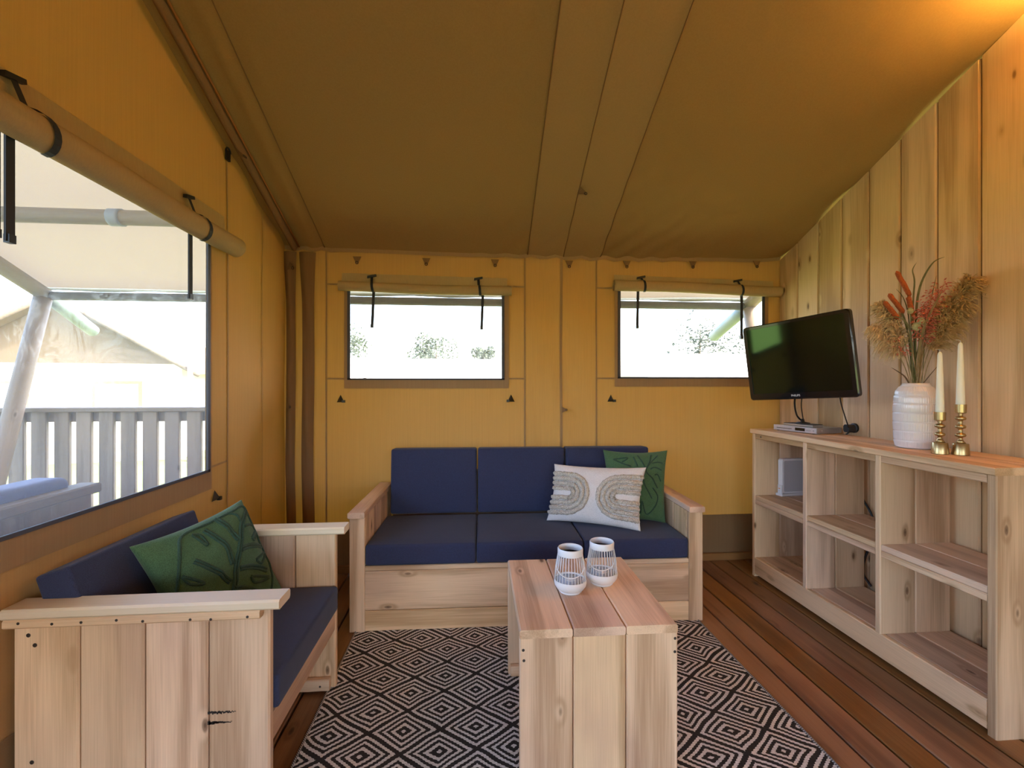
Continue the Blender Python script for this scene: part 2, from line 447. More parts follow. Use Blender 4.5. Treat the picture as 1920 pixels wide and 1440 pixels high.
# right wall: upright spruce boards with slanted tops
wall_right = MB()
wall_right.add([(XR + .022, YF, 0), (XR + .022, YB + .05, 0), (XR + .022, YB + .05, roof_z(YB + .05) - .02), (XR + .022, YRIDGE, roof_z(YRIDGE) - .02), (XR + .022, YF, roof_z(YF) - .02)], [(0, 1, 2, 3, 4)])
wall_right = tag(wall_right.build('wall_right', SUBF), 'upright spruce board wall behind the shelving unit', kind='structure')
y0 = 3.164 + .2023
while y0 > YF + .2:
    ya, yb = y0 - .2023 + .0026, y0 - .0026
    if ya < YRIDGE < yb: za = zb = roof_z(YRIDGE) - .06
    else: za, zb = roof_z(ya) - .012, roof_z(yb) - .012
    zc = (za + zb) / 2 / 2; yc = (ya + yb) / 2
    m = MB(); c = .007; xf, xk = XR, XR + .02
    prof = [(xk, ya), (xf + c, ya), (xf, ya + c), (xf, yb - c), (xf + c, yb), (xk, yb)]
    def zt(y): return za + (zb - za) * (y - ya) / (yb - ya)
    vs = [(x - xf, y - yc, 0 - zc) for x, y in prof] + [(x - xf, y - yc, zt(y) - zc) for x, y in prof]
    m.add(vs, [tuple(range(6)), tuple(range(11, 5, -1))] + [(i, 6 + i, 6 + (i + 1) % 6, (i + 1) % 6) for i in range(6)])
    m.build('plank', BOARD[2], wall_right, loc=(xf, yc, zc))
    y0 -= .2023

ceil = MB()
def roof_fn(x, y):
    z = roof_z(y)
    k = math.exp(-max(0, YB - y) / .55) if y > YRIDGE else 0
    sag = -.020 * math.sin(PI * max(0, min(1, (x - XL) / (XR - XL)))) * math.exp(-max(0, YB - y) / .5)
    w = 0
    if -.1 < x < 1.9: w = .012 * k * math.sin((x * 1.0 + (y - YB) * .8) * 34) * math.sin(PI * (x + .1) / 2.0)
    w2 = 0
    if x < -.95: w2 = .008 * math.sin((x + 1.2) * 50 + (y - 2) * .8) * min(1, (-.95 - x) * 8)
    w3 = 0
    if x > 1.9: w3 = .016 * (x - 1.9) / .5 * math.sin((y + (x - 2) * .9) * 8.5 + 1.2 * math.sin(y * 2.1))
    return (x, y, z + sag + w + w2 + w3 + .006 * noise.noise(Vector((x * 1.1, y * 1.1, 5))))
ceil.grid(grid_lines(XL - .06, XR + .06, .035), grid_lines(YF, YB + .03, .045, [YRIDGE]), roof_fn)
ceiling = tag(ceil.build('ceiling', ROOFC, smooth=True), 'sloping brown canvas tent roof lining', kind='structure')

def roof_strip(name, mat, x0a, x0b, x1a, x1b, yA, yB, drop, n=40, parent=ceiling, th=.003):
    """cloth band lying under the lining, from y=yA (x0..x1) to y=yB"""
    m = MB()
    def fn(u, v):
        y = yA + (yB - yA) * v
        xa = x0a + (x0b - x0a) * v; xb = x1a + (x1b - x1a) * v
        p = roof_fn(xa + (xb - xa) * u, y)
        return (p[0], p[1], p[2] - drop)
    m.grid(lin(0, 1, 9), lin(0, 1, n), fn)
    return m.build(name, mat, parent, True)

YT = 1.2
roof_strip('reinforcing_panel', PANELC, .405, .345, .955, .90, YB - .02, YT, .006, 60)
for a, b in ((.405, .345), (.675, .605), (.955, .90)):
    m = MB(); m.tube([(lambda p: (p[0], p[1], p[2] - .007))(roof_fn(a + (b - a) * t, YB - .02 + (YT - YB + .02) * t)) for t in lin(0, 1, 40)], .0032, 6)
    m.build('seam', DARKTRIM, ceiling, True)
for a, off in ((-1.05, .004),):
    m = MB(); m.tube([(lambda p: (p[0], p[1], p[2] - .004))(roof_fn(a, y)) for y in lin(YB - .02, YT, 50)], .0028, 6)
    m.build('seam', DARKTRIM, ceiling, True)
# hem band where the lining meets the end wall
m = MB()
m.grid(lin(XL, XR, 60), [0, .5, 1], lambda x, v: (x, YB - .012 - .008 * (1 - v), roof_fn(x, YB - .02)[2] + .004 - .030 * v))
m.build('hem', TRIM, ceiling, True)
# dark folded sleeve along the rake at the left wall
m = MB()
def sleeve(u, y):
    a = PI * u; x = XL + .045 + .058 * u
    return (x, y, roof_z(y) - .012 - .035 * math.sin(a) - .012 * u)
m.grid(lin(0, 1, 9), lin(YB - .05, YT - .4, 40), sleeve)
tag(m.build('trim_1', DARKTRIM, smooth=True), 'dark canvas sleeve along the rake between wall and roof', kind='structure')
m = MB(); m.tube([(XL + .112, y, roof_z(y) - .024) for y in lin(YB - .05, YT - .4, 12)], .006, 8)
m.build('piping', plain('rust_piping', (.26, .10, .02), .8), bpy.data.objects['trim_1'], True)

# two dark folds hanging in the corner
def corner_fold(x0, x1, y, n):
    m = MB()
    def fn(u, z):
        w = 1 + .35 * max(0, (z - 1.95)) / .3
        xm = (x0 + x1) / 2 + (x1 - x0) / 2 * (2 * u - 1) * w
        return (xm + .004 * math.sin(z * 5), y - .02 * math.sin(PI * u) + .004 * math.sin(z * 7 + u * 6), z)
    m.grid(lin(0, 1, 9), lin(.02, 2.285, 40), fn)
    return tag(m.build(n, DARKTRIM, smooth=True), kind='structure')
tag(corner_fold(-1.312, -1.248, 3.345, 'trim_2'), 'brown canvas fold in the corner beside the side wall')
tag(corner_fold(-1.205, -1.122, 3.350, 'trim_3'), 'brown canvas fold in the corner beside the end wall')

# skirts, seams, baseboard
tag(MB().grid(grid_lines(XL, XR, .06), [.0, .115, .23, .345], lambda x, z: (x, YB - .006 + .003 * math.sin(x * 9), z)).build('skirt', SKIRTC, wall_back, True), 'brown canvas mud skirt')
tag(MB().grid(grid_lines(-.48, YB, .06), [.0, .115, .23, .345], lambda y, z: (XL + .006 + .003 * math.sin(y * 9), y, z)).build('skirt', SKIRTC, wall_left, True), 'brown canvas mud skirt')
def back_seam(x0, z0, x1, z1, w=.012):
    d = Vector((x1 - x0, 0, z1 - z0)); n = max(2, int(d.length / .12))
    MB().strip([(x0 + d.x * i / n, back_fn(x0 + d.x * i / n, z0 + d.z * i / n)[1] - .004, z0 + d.z * i / n) for i in range(n + 1)], w, (0, -1, 0)).build('seam', TRIM, wall_back)
for x in (-1.043, .387, .929): back_seam(x, .35, x, 2.30)
back_seam(.660, .35, .660, 2.30, .020)
for (xa, xb, z) in ((-1.043, -.9, 2.066), (-1.043, -.9, 1.388), (.25, .387, 2.072), (.25, .387, 1.390), (.929, 1.08, 2.074), (.929, 1.08, 1.392)): back_seam(xa, z, xb, z)
def left_seam(y0, z0, y1, z1, w=.011):
    n = 24
    MB().strip([(lambda p: (p[0] + .005, p[1], p[2]))(left_fn(y0 + (y1 - y0) * i / n, z0 + (z1 - z0) * i / n)) for i in range(n + 1)], w, (1, 0, 0)).build('seam', TRIM, wall_left)
left_seam(2.591, .35, 2.591, 2.76)
left_seam(2.42, .928, 2.591, .935)
left_seam(3.02, .35, 3.02, 2.6, .006)
bb = plank('baseboard_back', OAK, None, (XL, YB - .035, 0), (XR - .002, YB - .008, .055), 0, .004)
tag(bb, 'dark wooden baseboard under the end canvas wall', kind='structure')
# front of the tent: two canvas panels beside the wide open doorway
wf = MB()
for xa, xb in ((XL - .1, -1.1), (2.15, XR + .05)): wf.grid(lin(xa, xb, 6), lin(0, roof_z(YF) + .02, 8), lambda x, z: (x, YF, z))
tag(wf.build('wall_front', CANVAS), 'ochre canvas panels beside the open doorway', kind='structure')


# ------------------------------------------------------------------ windows
def Pm(side):
    if side == 'back': return lambda a, z, o: (a, YB - o, z)
    return lambda a, z, o: (XL + o, a, z)
def window(n, side, w, label, border, zipw=.020, mat=PANE, ext=.0):
    a0, a1, z0, z1 = w; P = Pm(side)
    e = empty('window_%d' % n); tag(e, label, kind='structure')
    m = MB()
    b = border
    lo, hi = a0 - b[0], a1 + b[1]
    # cloth border: a flat band with a hole
    m.grid(grid_lines(lo, hi, .2, [a0, a1]), grid_lines(z0 - b[2], z1 + .02, .2, [z0, z1]), lambda a, z: P(a, z, .011), [(a0 + .004, a1 - .004, z0 + .004, z1)])
    m.build('border', TRIM, e)
    def strip(p, q, name):
        d = MB(); lo_ = [min(p[i], q[i]) for i in range(2)]; hi_ = [max(p[i], q[i]) for i in range(2)]
        A = P(lo_[0], lo_[1], .010); B = P(hi_[0], hi_[1], .019)
        d.box([min(A[i], B[i]) for i in range(3)], [max(A[i], B[i]) for i in range(3)]).build(name, ZIP, e)
    strip((a0 - zipw * .5, z0 - .006), (a0 + zipw * .5, z1), 'zip')
    strip((a1 - zipw * .5, z0 - .006), (a1 + zipw * .5, z1), 'zip')
    strip((a0 - zipw * .5, z0 - .009), (a1 + zipw * .5, z0 + .004), 'zip')
    pm = MB(); pm.grid(grid_lines(a0, a1, .06), grid_lines(z0, z1, .06), lambda a, z: P(a, z, .004 + .0025 * noise.noise(Vector((a * 4, z * 4, n)))))
    pm.build('pane', mat, e, True)
    return e

window(1, 'left', WIN['l'], 'large mesh covered window in the side wall', (.04, .035, .10), mat=PANEM)
window(2, 'back', WIN['b1'], 'clear film window above the sofa, beside the corner', (.034, .044, .070))
window(3, 'back', WIN['b2'], 'clear film window partly behind the television', (.034, .044, .070))

def blind(side, a0, a1, zc, r, flap_top, straps, hangs, label, oz=(0, 0)):
    P = Pm(side)
    e = empty('rolled_blind', P((a0 + a1) / 2, zc, 0)); tag(e, label, 'blind', 'rolled window blinds')
    inv = Vector(e.location)
    def Q(a, z, o): return Vector(P(a, z, o)) - inv
    zs = lambda a: zc + oz[0] + (oz[1] - oz[0]) * (a - a0) / (a1 - a0) + .004 * math.sin(a * 5)
    m = MB(); seg = 20; vs = []; na = 40
    for a in lin(a0, a1, na):
        for k in range(seg):
            t = 2 * PI * k / seg
            rr = r * (1 + .04 * noise.noise(Vector((a * 5, math.cos(t), math.sin(t)))))
            vs.append(Q(a, zs(a) + rr * math.sin(t) * 1.08, r + .012 + rr * math.cos(t)))
    m.add(vs, [(i * seg + k, i * seg + (k + 1) % seg, (i + 1) * seg + (k + 1) % seg, (i + 1) * seg + k) for i in range(na - 1) for k in range(seg)])
    m.build('roll', ROLLC, e, True)
    for a in (a0, a1):            # spiral end of the rolled cloth
        s = MB(); pts = []
        for i in range(46):
            t = i / 45 * 6 * PI; rr = r * (1 - .9 * i / 45); pts.append(Q(a, zs(a) + rr * math.sin(t), r + .012 + rr * math.cos(t)))
        nv = Vector(Q(a + (.012 if a == a0 else -.012), zc, 0)) - Vector(Q(a, zc, 0))
        s.add([p for p in pts] + [p + nv for p in pts], [(i, i + 1, 47 + i, 46 + i) for i in range(45)])
        s.build('roll_end', ROLLC, e)
    f = MB(); f.grid(lin(a0 + .012, a1 - .03, 24), lin(0, 1, 5), lambda a, v: Q(a, flap_top + oz[0] + (oz[1] - oz[0]) * (a - a0) / (a1 - a0) + (zs(a) + r * .4 - flap_top - oz[0]) * v, .010 + .012 * v + .002 * math.sin(a * 7)))
    f.build('flap', ROLLC, e, True)
    for a, zt, sk in straps:
        s = MB(); pts = []
        for i in range(13):
            t = R(100) - i / 12 * R(200)
            pts.append((a + sk * i / 12, zs(a) + (r + .004) * 1.08 * math.sin(t), r + .012 + (r + .004) * math.cos(t)))
        pts = [(a - sk * .3, zt, .028), (a - sk * .1, zs(a) + r * 1.2, .05)] + pts[2:]
        w = .024 if side == 'left' else .018
        vs = []
        for (aa, z, o) in pts: vs += [Q(aa - w / 2, z, o), Q(aa + w / 2, z, o)]
        s.add(vs, [(2 * i, 2 * i + 1, 2 * i + 3, 2 * i + 2) for i in range(len(pts) - 1)])
        so_ = s.build('strap', BLACKW, e)
        b = MB(); tilt = .012
        cs = [(-.032, -.010), (.032, .004), (.030, .018), (-.030, .006)]
        fr = [Q(a - sk * .3 + x, zt + z, .036) for x, z in cs]; bk = [Q(a - sk * .3 + x, zt + z, .020) for x, z in cs]
        b.add(fr + bk, [(0, 1, 2, 3), (7, 6, 5, 4), (0, 4, 5, 1), (1, 5, 6, 2), (2, 6, 7, 3), (3, 7, 4, 0)])
        b.build('buckle', BLACKP, so_)
    for a, zt, zb, dx in hangs:
        s = MB(); ncol = 8; vs = []
        for i in range(ncol):
            t = i / (ncol - 1)
            for o, sgn in ((.030, -1), (.030, 1), (.024, 1), (.024, -1)):
                vs.append(Q(a + dx * t + sgn * (.013 if side == 'left' else .0095), zt + (zb - zt) * t, o))
        fs = [(4 * i + k, 4 * i + (k + 1) % 4, 4 * i + 4 + (k + 1) % 4, 4 * i + 4 + k) for i in range(ncol - 1) for k in range(4)] + [(3, 2, 1, 0), tuple(4 * (ncol - 1) + k for k in range(4))]
        s.add(vs, fs); s.build('hanging_strap', BLACKW, e)
        c = MB(); A = Q(a + dx - .010, zb - .004, .020); B = Q(a + dx + .010, zb + .020, .036)
        c.box([min(A[i], B[i]) for i in range(3)], [max(A[i], B[i]) for i in range(3)]).build('strap_end', BLACKP, e)
    return e

blind('left', .40, 2.575, 2.083, .048, 2.240, [(1.425, 2.215, .05), (2.225, 2.205, .035)], [(1.40, 2.06, 1.750, 0), (2.225, 2.05, 1.745, 0), (1.36, 2.06, 1.755, 0)], 'thick rolled khaki blind above the large side window')
blind('back', -.945, .285, 2.036, .032, 2.140, [(-.715, 2.118, .012), (.046, 2.116, .012)], [(-.705, 2.03, 1.757, -.012), (.076, 2.025, 1.752, -.010)], 'rolled khaki blind above the window nearer the corner', (.006, -.010))
blind('back', 1.05, 2.36, 2.074, .037, 2.160, [(1.270, 2.150, .012), (2.035, 2.140, .010)], [(1.243, 2.06, 1.772, -.006), (2.062, 2.06, 1.70, .0)], 'rolled khaki blind above the window beside the board wall', (.014, -.012))

# toggles, hooks and tabs sewn on the canvas
def toggle(side, a, z, wall, flip=1):
    P = Pm(side); m = MB(); h = .030
    pts = [P(a - h * .9, z - h * .8, .006), P(a + h * .9, z - h * .8, .006), P(a, z + h, .006), P(a + flip * h * .1, z - h * .25, .030)]
    m.add(pts, [(0, 1, 3), (1, 2, 3), (2, 0, 3), (0, 2, 1)])
    A = P(a + flip * .014, z - .026, .010); B = P(a + flip * .034, z - .008, .026)
    m.box([min(A[i], B[i]) for i in range(3)], [max(A[i], B[i]) for i in range(3)])
    m.build('toggle', BLACKP, wall)
toggle('back', -.943, 1.243, wall_back); toggle('back', .284, 1.243, wall_back, -1); toggle('back', 1.040, 1.241, wall_back)
toggle('left', 2.463, .775, wall_left)
m = MB(); P_ = Pm('left'); A = P_(2.565, 2.555, .004); B = P_(2.600, 2.605, .016); m.box([min(A[i], B[i]) for i in range(3)], [max(A[i], B[i]) for i in range(3)])
m.tube([P_(2.582 + .022 * math.cos(t), 2.60 + .022 * math.sin(t), .012) for t in lin(0, PI, 8)], .005, 6)
m.build('buckle', BLACKP, wall_left)
RINGM = plain('dark_ring', (.05, .03, .02), .5, metal=.3)
def tab(p, down, side_, nrm, s, parent, fold=.3):
    p = Vector(p); d = Vector(down).normalized(); w = Vector(side_).normalized(); n = Vector(nrm).normalized()
    m = MB()
    a, b, c, e = p - w * s, p + w * s, p + d * s * 1.6 + w * s * .25 + n * s * fold, p + d * s * 1.6 - w * s * .25 + n * s * fold
    t = n * .004
    m.add([a, b, c, e, a + t, b + t, c + t, e + t], [(0, 1, 2, 3), (7, 6, 5, 4), (0, 4, 5, 1), (1, 5, 6, 2), (2, 6, 7, 3), (3, 7, 4, 0)])
    o = m.build('hook_tab', DARKTRIM, parent)
    q = p + d * s * 1.5 + n * (s * fold + .004)
    MB().tube([q + (w * math.cos(t_) + d * math.sin(t_)) * s * .32 for t_ in lin(0, 2 * PI, 11)], s * .09, 5, False).build('ring', RINGM, o, True)
for x, z in ((-.823, 2.262), (-.334, 2.262), (.165, 2.264), (.717, 2.268), (1.156, 2.276), (1.673, 2.285), (2.186, 2.300)):
    tab((x, YB - .024, z), (0, 0, -1), (1, 0, 0), (0, -1, 0), .030, wall_back, .1)
tab((.664, YB - .008, 1.158), (.8, -.5, 0), (0, 0, 1), (.3, -1, 0), .022, wall_back, .2)
tab((-1.30, 3.325, 1.19), (.8, -.5, 0), (0, 0, 1), (.3, -1, 0), .024, wall_back, .2)
tab((-1.285, 3.315, 2.18), (.8, -.3, -.5), (.3, 0, 1), (.2, -1, 0), .03, wall_back, .2)
for t in (.27, .955):
    y = YB - .02 + (YT - YB + .02) * t; x = .675 + (.605 - .675) * t; p = roof_fn(x, y)
    tab((p[0], p[1], p[2] - .010), (1, -.2, -.35), (0, 1, -.4), (0, 0, -1), .028, ceiling, .25)
tab((XL + .062, 2.56, roof_z(2.56) - .05), (.9, .3, -.4), (0, 1, -.4), (.6, 0, -1), .028, bpy.data.objects['trim_1'], .15)

# unseen lamp added out of frame to make the orange glow on roof and boards
lamp = empty('added_glow_lamp', (XR, 1.36, 2.86)); tag(lamp, 'unseen warm wall lamp added for the orange glow under the roof', 'lamp')
MB().lathe([(.055, 0), (.055, .012), (.02, .02)], 20).build('base', WHITEM, lamp, rot=(0, -PI / 2, 0))
MB().tube([(-.015, 0, 0), (-.07, 0, .0), (-.10, 0, .03)], .008, 8).build('arm', WHITEM, lamp, True)
MB().lathe([(.02, 0), (.032, .01), (.055, .07), (.053, .07), (.03, .012)], 20, (-.10, 0, .03)).build('shade', WHITEM, lamp, True)
bl = bpy.data.lights.new('added_glow_bulb', 'POINT'); bl.energy = 46.0; bl.color = (1, .60, .13); bl.shadow_soft_size = .03
blo = bpy.data.objects.new('added_glow_bulb', bl); COL.objects.link(blo); blo.location = (XR - .10, 1.36, 2.948)

# ------------------------------------------------------------------ rug
RX0, RX1, RY0, RY1 = -.632, 1.280, .25, 2.60
def rug_z(x, y): return .0040 + .002 * (1 + noise.noise(Vector((x * 3, y * 3, 1))))
rug = MB()
rug.grid(grid_lines(RX0, RX1, .05), grid_lines(RY0, RY1, .05), lambda x, y: (x, y, rug_z(x, y) if y < 2.45 else .004))
for seq in ([(x, RY0) for x in lin(RX0, RX1, 30)], [(RX1, y) for y in lin(RY0, RY1, 40)], [(x, RY1) for x in lin(RX1, RX0, 30)], [(RX0, y) for y in lin(RY1, RY0, 40)]):
    b = len(rug.v)
    rug.add([(x, y, rug_z(x, y) if y < 2.45 else .004) for x, y in seq] + [(x, y, 0) for x, y in seq], [(i, i + 1, len(seq) + i + 1, len(seq) + i) for i in range(len(seq) - 1)])
rug = tag(rug.build('rug', rug_mat(.28, .217, .015 - .14, 2.231), smooth=True), 'black and off-white diamond patterned woven floor rug', 'rug')
def rug_bind_mat():
    t = NT('rug_binding'); s = t.n('SeparateXYZ', {0: t.n('TexCoord').outputs['Object']})
    k = t.math('GREATER_THAN', t.math('SINE', t.math('MULTIPLY', t.math('ADD', s.outputs[0], s.outputs[1]), 700.0)), -.1)
    return t.surf(t.n('BsdfPrincipled', {'Base Color': t.mix(k, (.02, .018, .02), (.45, .42, .42)), 'Roughness': .8}).outputs[0])
RB = rug_bind_mat()
for x in (RX0, RX1):
    MB().tube([(x, y, .006) for y in lin(RY0, RY1, 40)], .005, 6).build('binding', RB, rug, True)


# ------------------------------------------------------------------ sofa
def screw(parent, p, axis, r=.0055):
    m = MB().lathe([(r, 0), (r, .0006), (r * .55, .0009), (r * .5, .0002)], 10)
    rot = {'-y': (PI / 2, 0, 0), '-x': (0, -PI / 2, 0), 'x': (0, PI / 2, 0), 'z': (0, 0, 0)}[axis]
    return m.build('screw', DARKSC, parent, loc=p, rot=rot)

sofa = empty('sofa', (-.665, 2.535, .005), R(-1.25))
tag(sofa, 'pale wooden three-seat sofa with navy cushions below the windows', 'sofa')
SW = 1.972
for i, (xa, xc0) in enumerate(((0, -.006), (SW - .082, SW - .084))):
    plank('front_post', PINE, sofa, (xa, 0, 0), (xa + .082, .032, .618), 2, .004)
    xin = .050 if i == 0 else SW - .082
    yy = .033
    for w in (.185, .185, .185, .165):
        plank('side_plank', PINE, sofa, (xin, yy, 0), (xin + .032, yy + w - .003, .618), 2); yy += w
    plank('arm_cap', PINE, sofa, (xc0, -.014, .6185), (xc0 + .090, .765, .650), 1, .004)
FX0, FX1 = .083, SW - .083
plank('seat_rail', PINE, sofa, (FX0, .003, .3265), (FX1, .080, .354), 0)
plank('front_plank', PINE, sofa, (FX0, .004, .1125), (FX1, .034, .3255), 0)
plank('front_plank', PINE, sofa, (FX0, .004, 0), (FX1, .034, .1105), 0)
plank('seat_board', PINE, sofa, (FX0 + .01, .085, .325), (FX1 - .01, .72, .352), 0)
plank('back_plank', PINE, sofa, (FX0 + .01, .715, .36), (FX1 - .01, .74, .55), 0)
plank('back_plank', PINE, sofa, (FX0 + .01, .715, .555), (FX1 - .01, .74, .745), 0)
cw = (FX1 - FX0) / 3
for k in range(3):
    a = FX0 + cw * k
    cushion('seat_cushion', NAVY, sofa, (a + .002, -.004, .357), (a + cw - .002, .565, .470), .014, .010)
    bc = cushion('back_cushion', NAVY, sofa, (a + .004 + (.02 if k == 0 else 0), .565, .474), (a + cw - .004 - (.012 if k == 2 else 0), .690, .905), .016, .010)
    bc.rotation_euler = (R(-3.0), 0, 0)
    bc.location.y += .005

# ------------------------------------------------------------------ armchair beside the side wall
arm = empty('armchair', (-.60, 1.415, 0))
tag(arm, 'pale plank-sided wooden armchair with navy cushions under the large window', 'armchair')
def A_(x, y, z): return (x + .60, y - 1.415, z)
YN, YFAR = 1.415, 2.075
for y0_, y1_, near in ((YN, YN + .030, True), (YFAR, YFAR + .030, False)):
    x = -.602
    for k in range(4):
        plank('side_plank', PINE, arm, A_(x - .1728, y0_, .012), A_(x, y1_, .690), 2, .0055); x -= .1762
    if near:
        plank('arm_cap', RAW, arm, A_(-1.308, 1.382, .6905), A_(-.562, 1.466, .720), 0, .006)
        b = plank('batten', PINE, arm, A_(-1.304, 1.385, .665), A_(-.618, 1.4145, .690), 0)
        for xs, zs in ((-1.262, .685), (-1.175, .680), (-1.099, .681), (-1.006, .683), (-.936, .677), (-.808, .676), (-.752, .674), (-.651, .677)):
            screw(arm, A_(xs, 1.3848, zs - .003), '-y', .004)
    else:
        plank('arm_cap', RAW, arm, A_(-1.308, 2.052, .6905), A_(-.560, 2.138, .722), 0, .006)
        plank('batten', PINE, arm, A_(-1.29, 2.045, .012), A_(-.622, 2.0745, .062), 0)
        screw(arm, A_(-.66, 2.0449, .035), '-y', .0045)
plank('batten', PINE, arm, A_(-1.29, 1.446, .012), A_(-.622, 1.475, .062), 0)
plank('front_rail', PINE, arm, A_(-.634, 1.446, .262), A_(-.606, 2.074, .354), 1)
plank('seat_board', PINE, arm, A_(-1.29, 1.447, .326), A_(-.636, 2.073, .352), 1)
plank('back_plank', PINE, arm, A_(-1.306, 1.447, .36), A_(-1.286, 2.073, .53), 1)
plank('back_plank', PINE, arm, A_(-1.306, 1.447, .534), A_(-1.286, 2.073, .69), 1)
cushion('seat_cushion', NAVY, arm, A_(-1.064, 1.449, .357), A_(-.590, 2.070, .462), .012, .008)
bc = cushion('back_cushion', NAVY, arm, A_(-1.228, 1.450, .4465), A_(-1.128, 2.067, .8065), .010, .006)
bc.rotation_euler = (0, R(-18), 0)
for xs, zs, r in ((-1.262, .633, .006), (-1.245, .604, .006), (-1.253, .27, .006)): screw(arm, A_(xs, 1.4148, zs), '-y', r)
rr = random.Random(3)
for zc, x0, x1 in ((.381, -.777, -.700), (.352, -.777, -.712)):
    m = MB()
    for i in range(26):
        t = i / 25; x = x0 + (x1 - x0) * t; h = .0125 * (1 - t * .8) * rr.uniform(.5, 1); z = zc + .002 * rr.uniform(-1, 1); l = rr.uniform(.003, .0055)
        m.add([A_(x, 1.4145, z - h / 2), A_(x + l, 1.4145, z - h / 2), A_(x + l, 1.4145, z + h / 2), A_(x, 1.4145, z + h / 2)], [(0, 1, 2, 3)])
    tag(m.build('scuff_mark', SCUFF, arm), 'black scuff mark on the front plank', kind='stuff')

# ------------------------------------------------------------------ coffee table
tab_ = empty('coffee_table', (.158, 1.523, .008), R(-.6))
tag(tab_, 'low pale plank coffee table standing on the patterned rug', 'table')
pw = .1835
for k in range(3):
    a = k * pw
    plank('top_plank', PINE, tab_, (a, 0, .4845), (a + pw - .003, .612, .514), 1, .005)
    plank('leg_plank', PINE, tab_, (a, .001, 0), (a + pw - .003, .030, .4838), 2, .004)
    plank('leg_plank', PINE, tab_, (a, .581, 0), (a + pw - .003, .610, .4838), 2, .004)
for y0_ in (.0305, .5505): plank('batten', PINE, tab_, (.010, y0_, .004), (.535, y0_ + .030, .050), 0)
for y0_ in (.0305, .5505): plank('batten', PINE, tab_, (.010, y0_, .452), (.535, y0_ + .030, .484), 0)
for x, z in ((.012, .447), (.014, .412), (.538, .465), (.537, .419)): screw(tab_, (x, .0008, z), '-y', .005)

# ------------------------------------------------------------------ lanterns on the table
TZ = .008 + .514
def lantern(x, y, rz, label):
    e = empty('lantern', (x, y, TZ), rz); MB().lathe([(.0, .024), (.054, .0305), (.0565, .0455)], 40).build('lining', LINING, e, True); tag(e, label, 'lantern', 'white wire lanterns on the coffee table')
    MB().lathe([(.0, .0), (.043, .0), (.046, .003), (.046, .008), (.054, .014), (.0625, .026), (.065, .038), (.0635, .050), (.0600, .050), (.059, .046), (.057, .030), (.0, .022)], 40).build('bowl', WHITEM, e, auto=40)
    MB().lathe([(.0455, .148), (.0500, .147), (.0505, .170), (.0480, .174), (.0455, .172), (.0440, .168), (.0440, .150), (.0455, .148)], 40).build('rim', WHITEM, e, auto=40)
    for k in range(30):
        a = 2 * PI * k / 30; c, s = math.cos(a), math.sin(a)
        MB().tube([(.0618 * c, .0618 * s, .046), (.0585 * c, .0585 * s, .095), (.0478 * c, .0478 * s, .155)], .0015, 5).build('wire', WHITEM, e, True)
    hp = []
    for i in range(19):
        t = PI * i / 18; hx = -.052 * math.cos(t) * (1.02 + .10 * math.sin(t)); hz = .118 - .042 * math.sin(t)
        hy = -math.sqrt(max(0, .066 ** 2 - hx * hx)) if i not in (0, 18) else -.038
        hp.append((hx, hy, hz))
    MB().tube(hp, .0022, 6).build('handle', WHITEM, e, True)
    MB().lathe([(.024, .0275), (.024, .044), (.021, .046), (0, .046)], 20).build('candle_cup', WHITEP, e, True)
lantern(.390, 1.800, R(-12), 'white wire lantern standing nearer the open end of the table')
lantern(.537, 1.862, R(-20), 'white wire lantern standing nearer the sofa and the shelves')


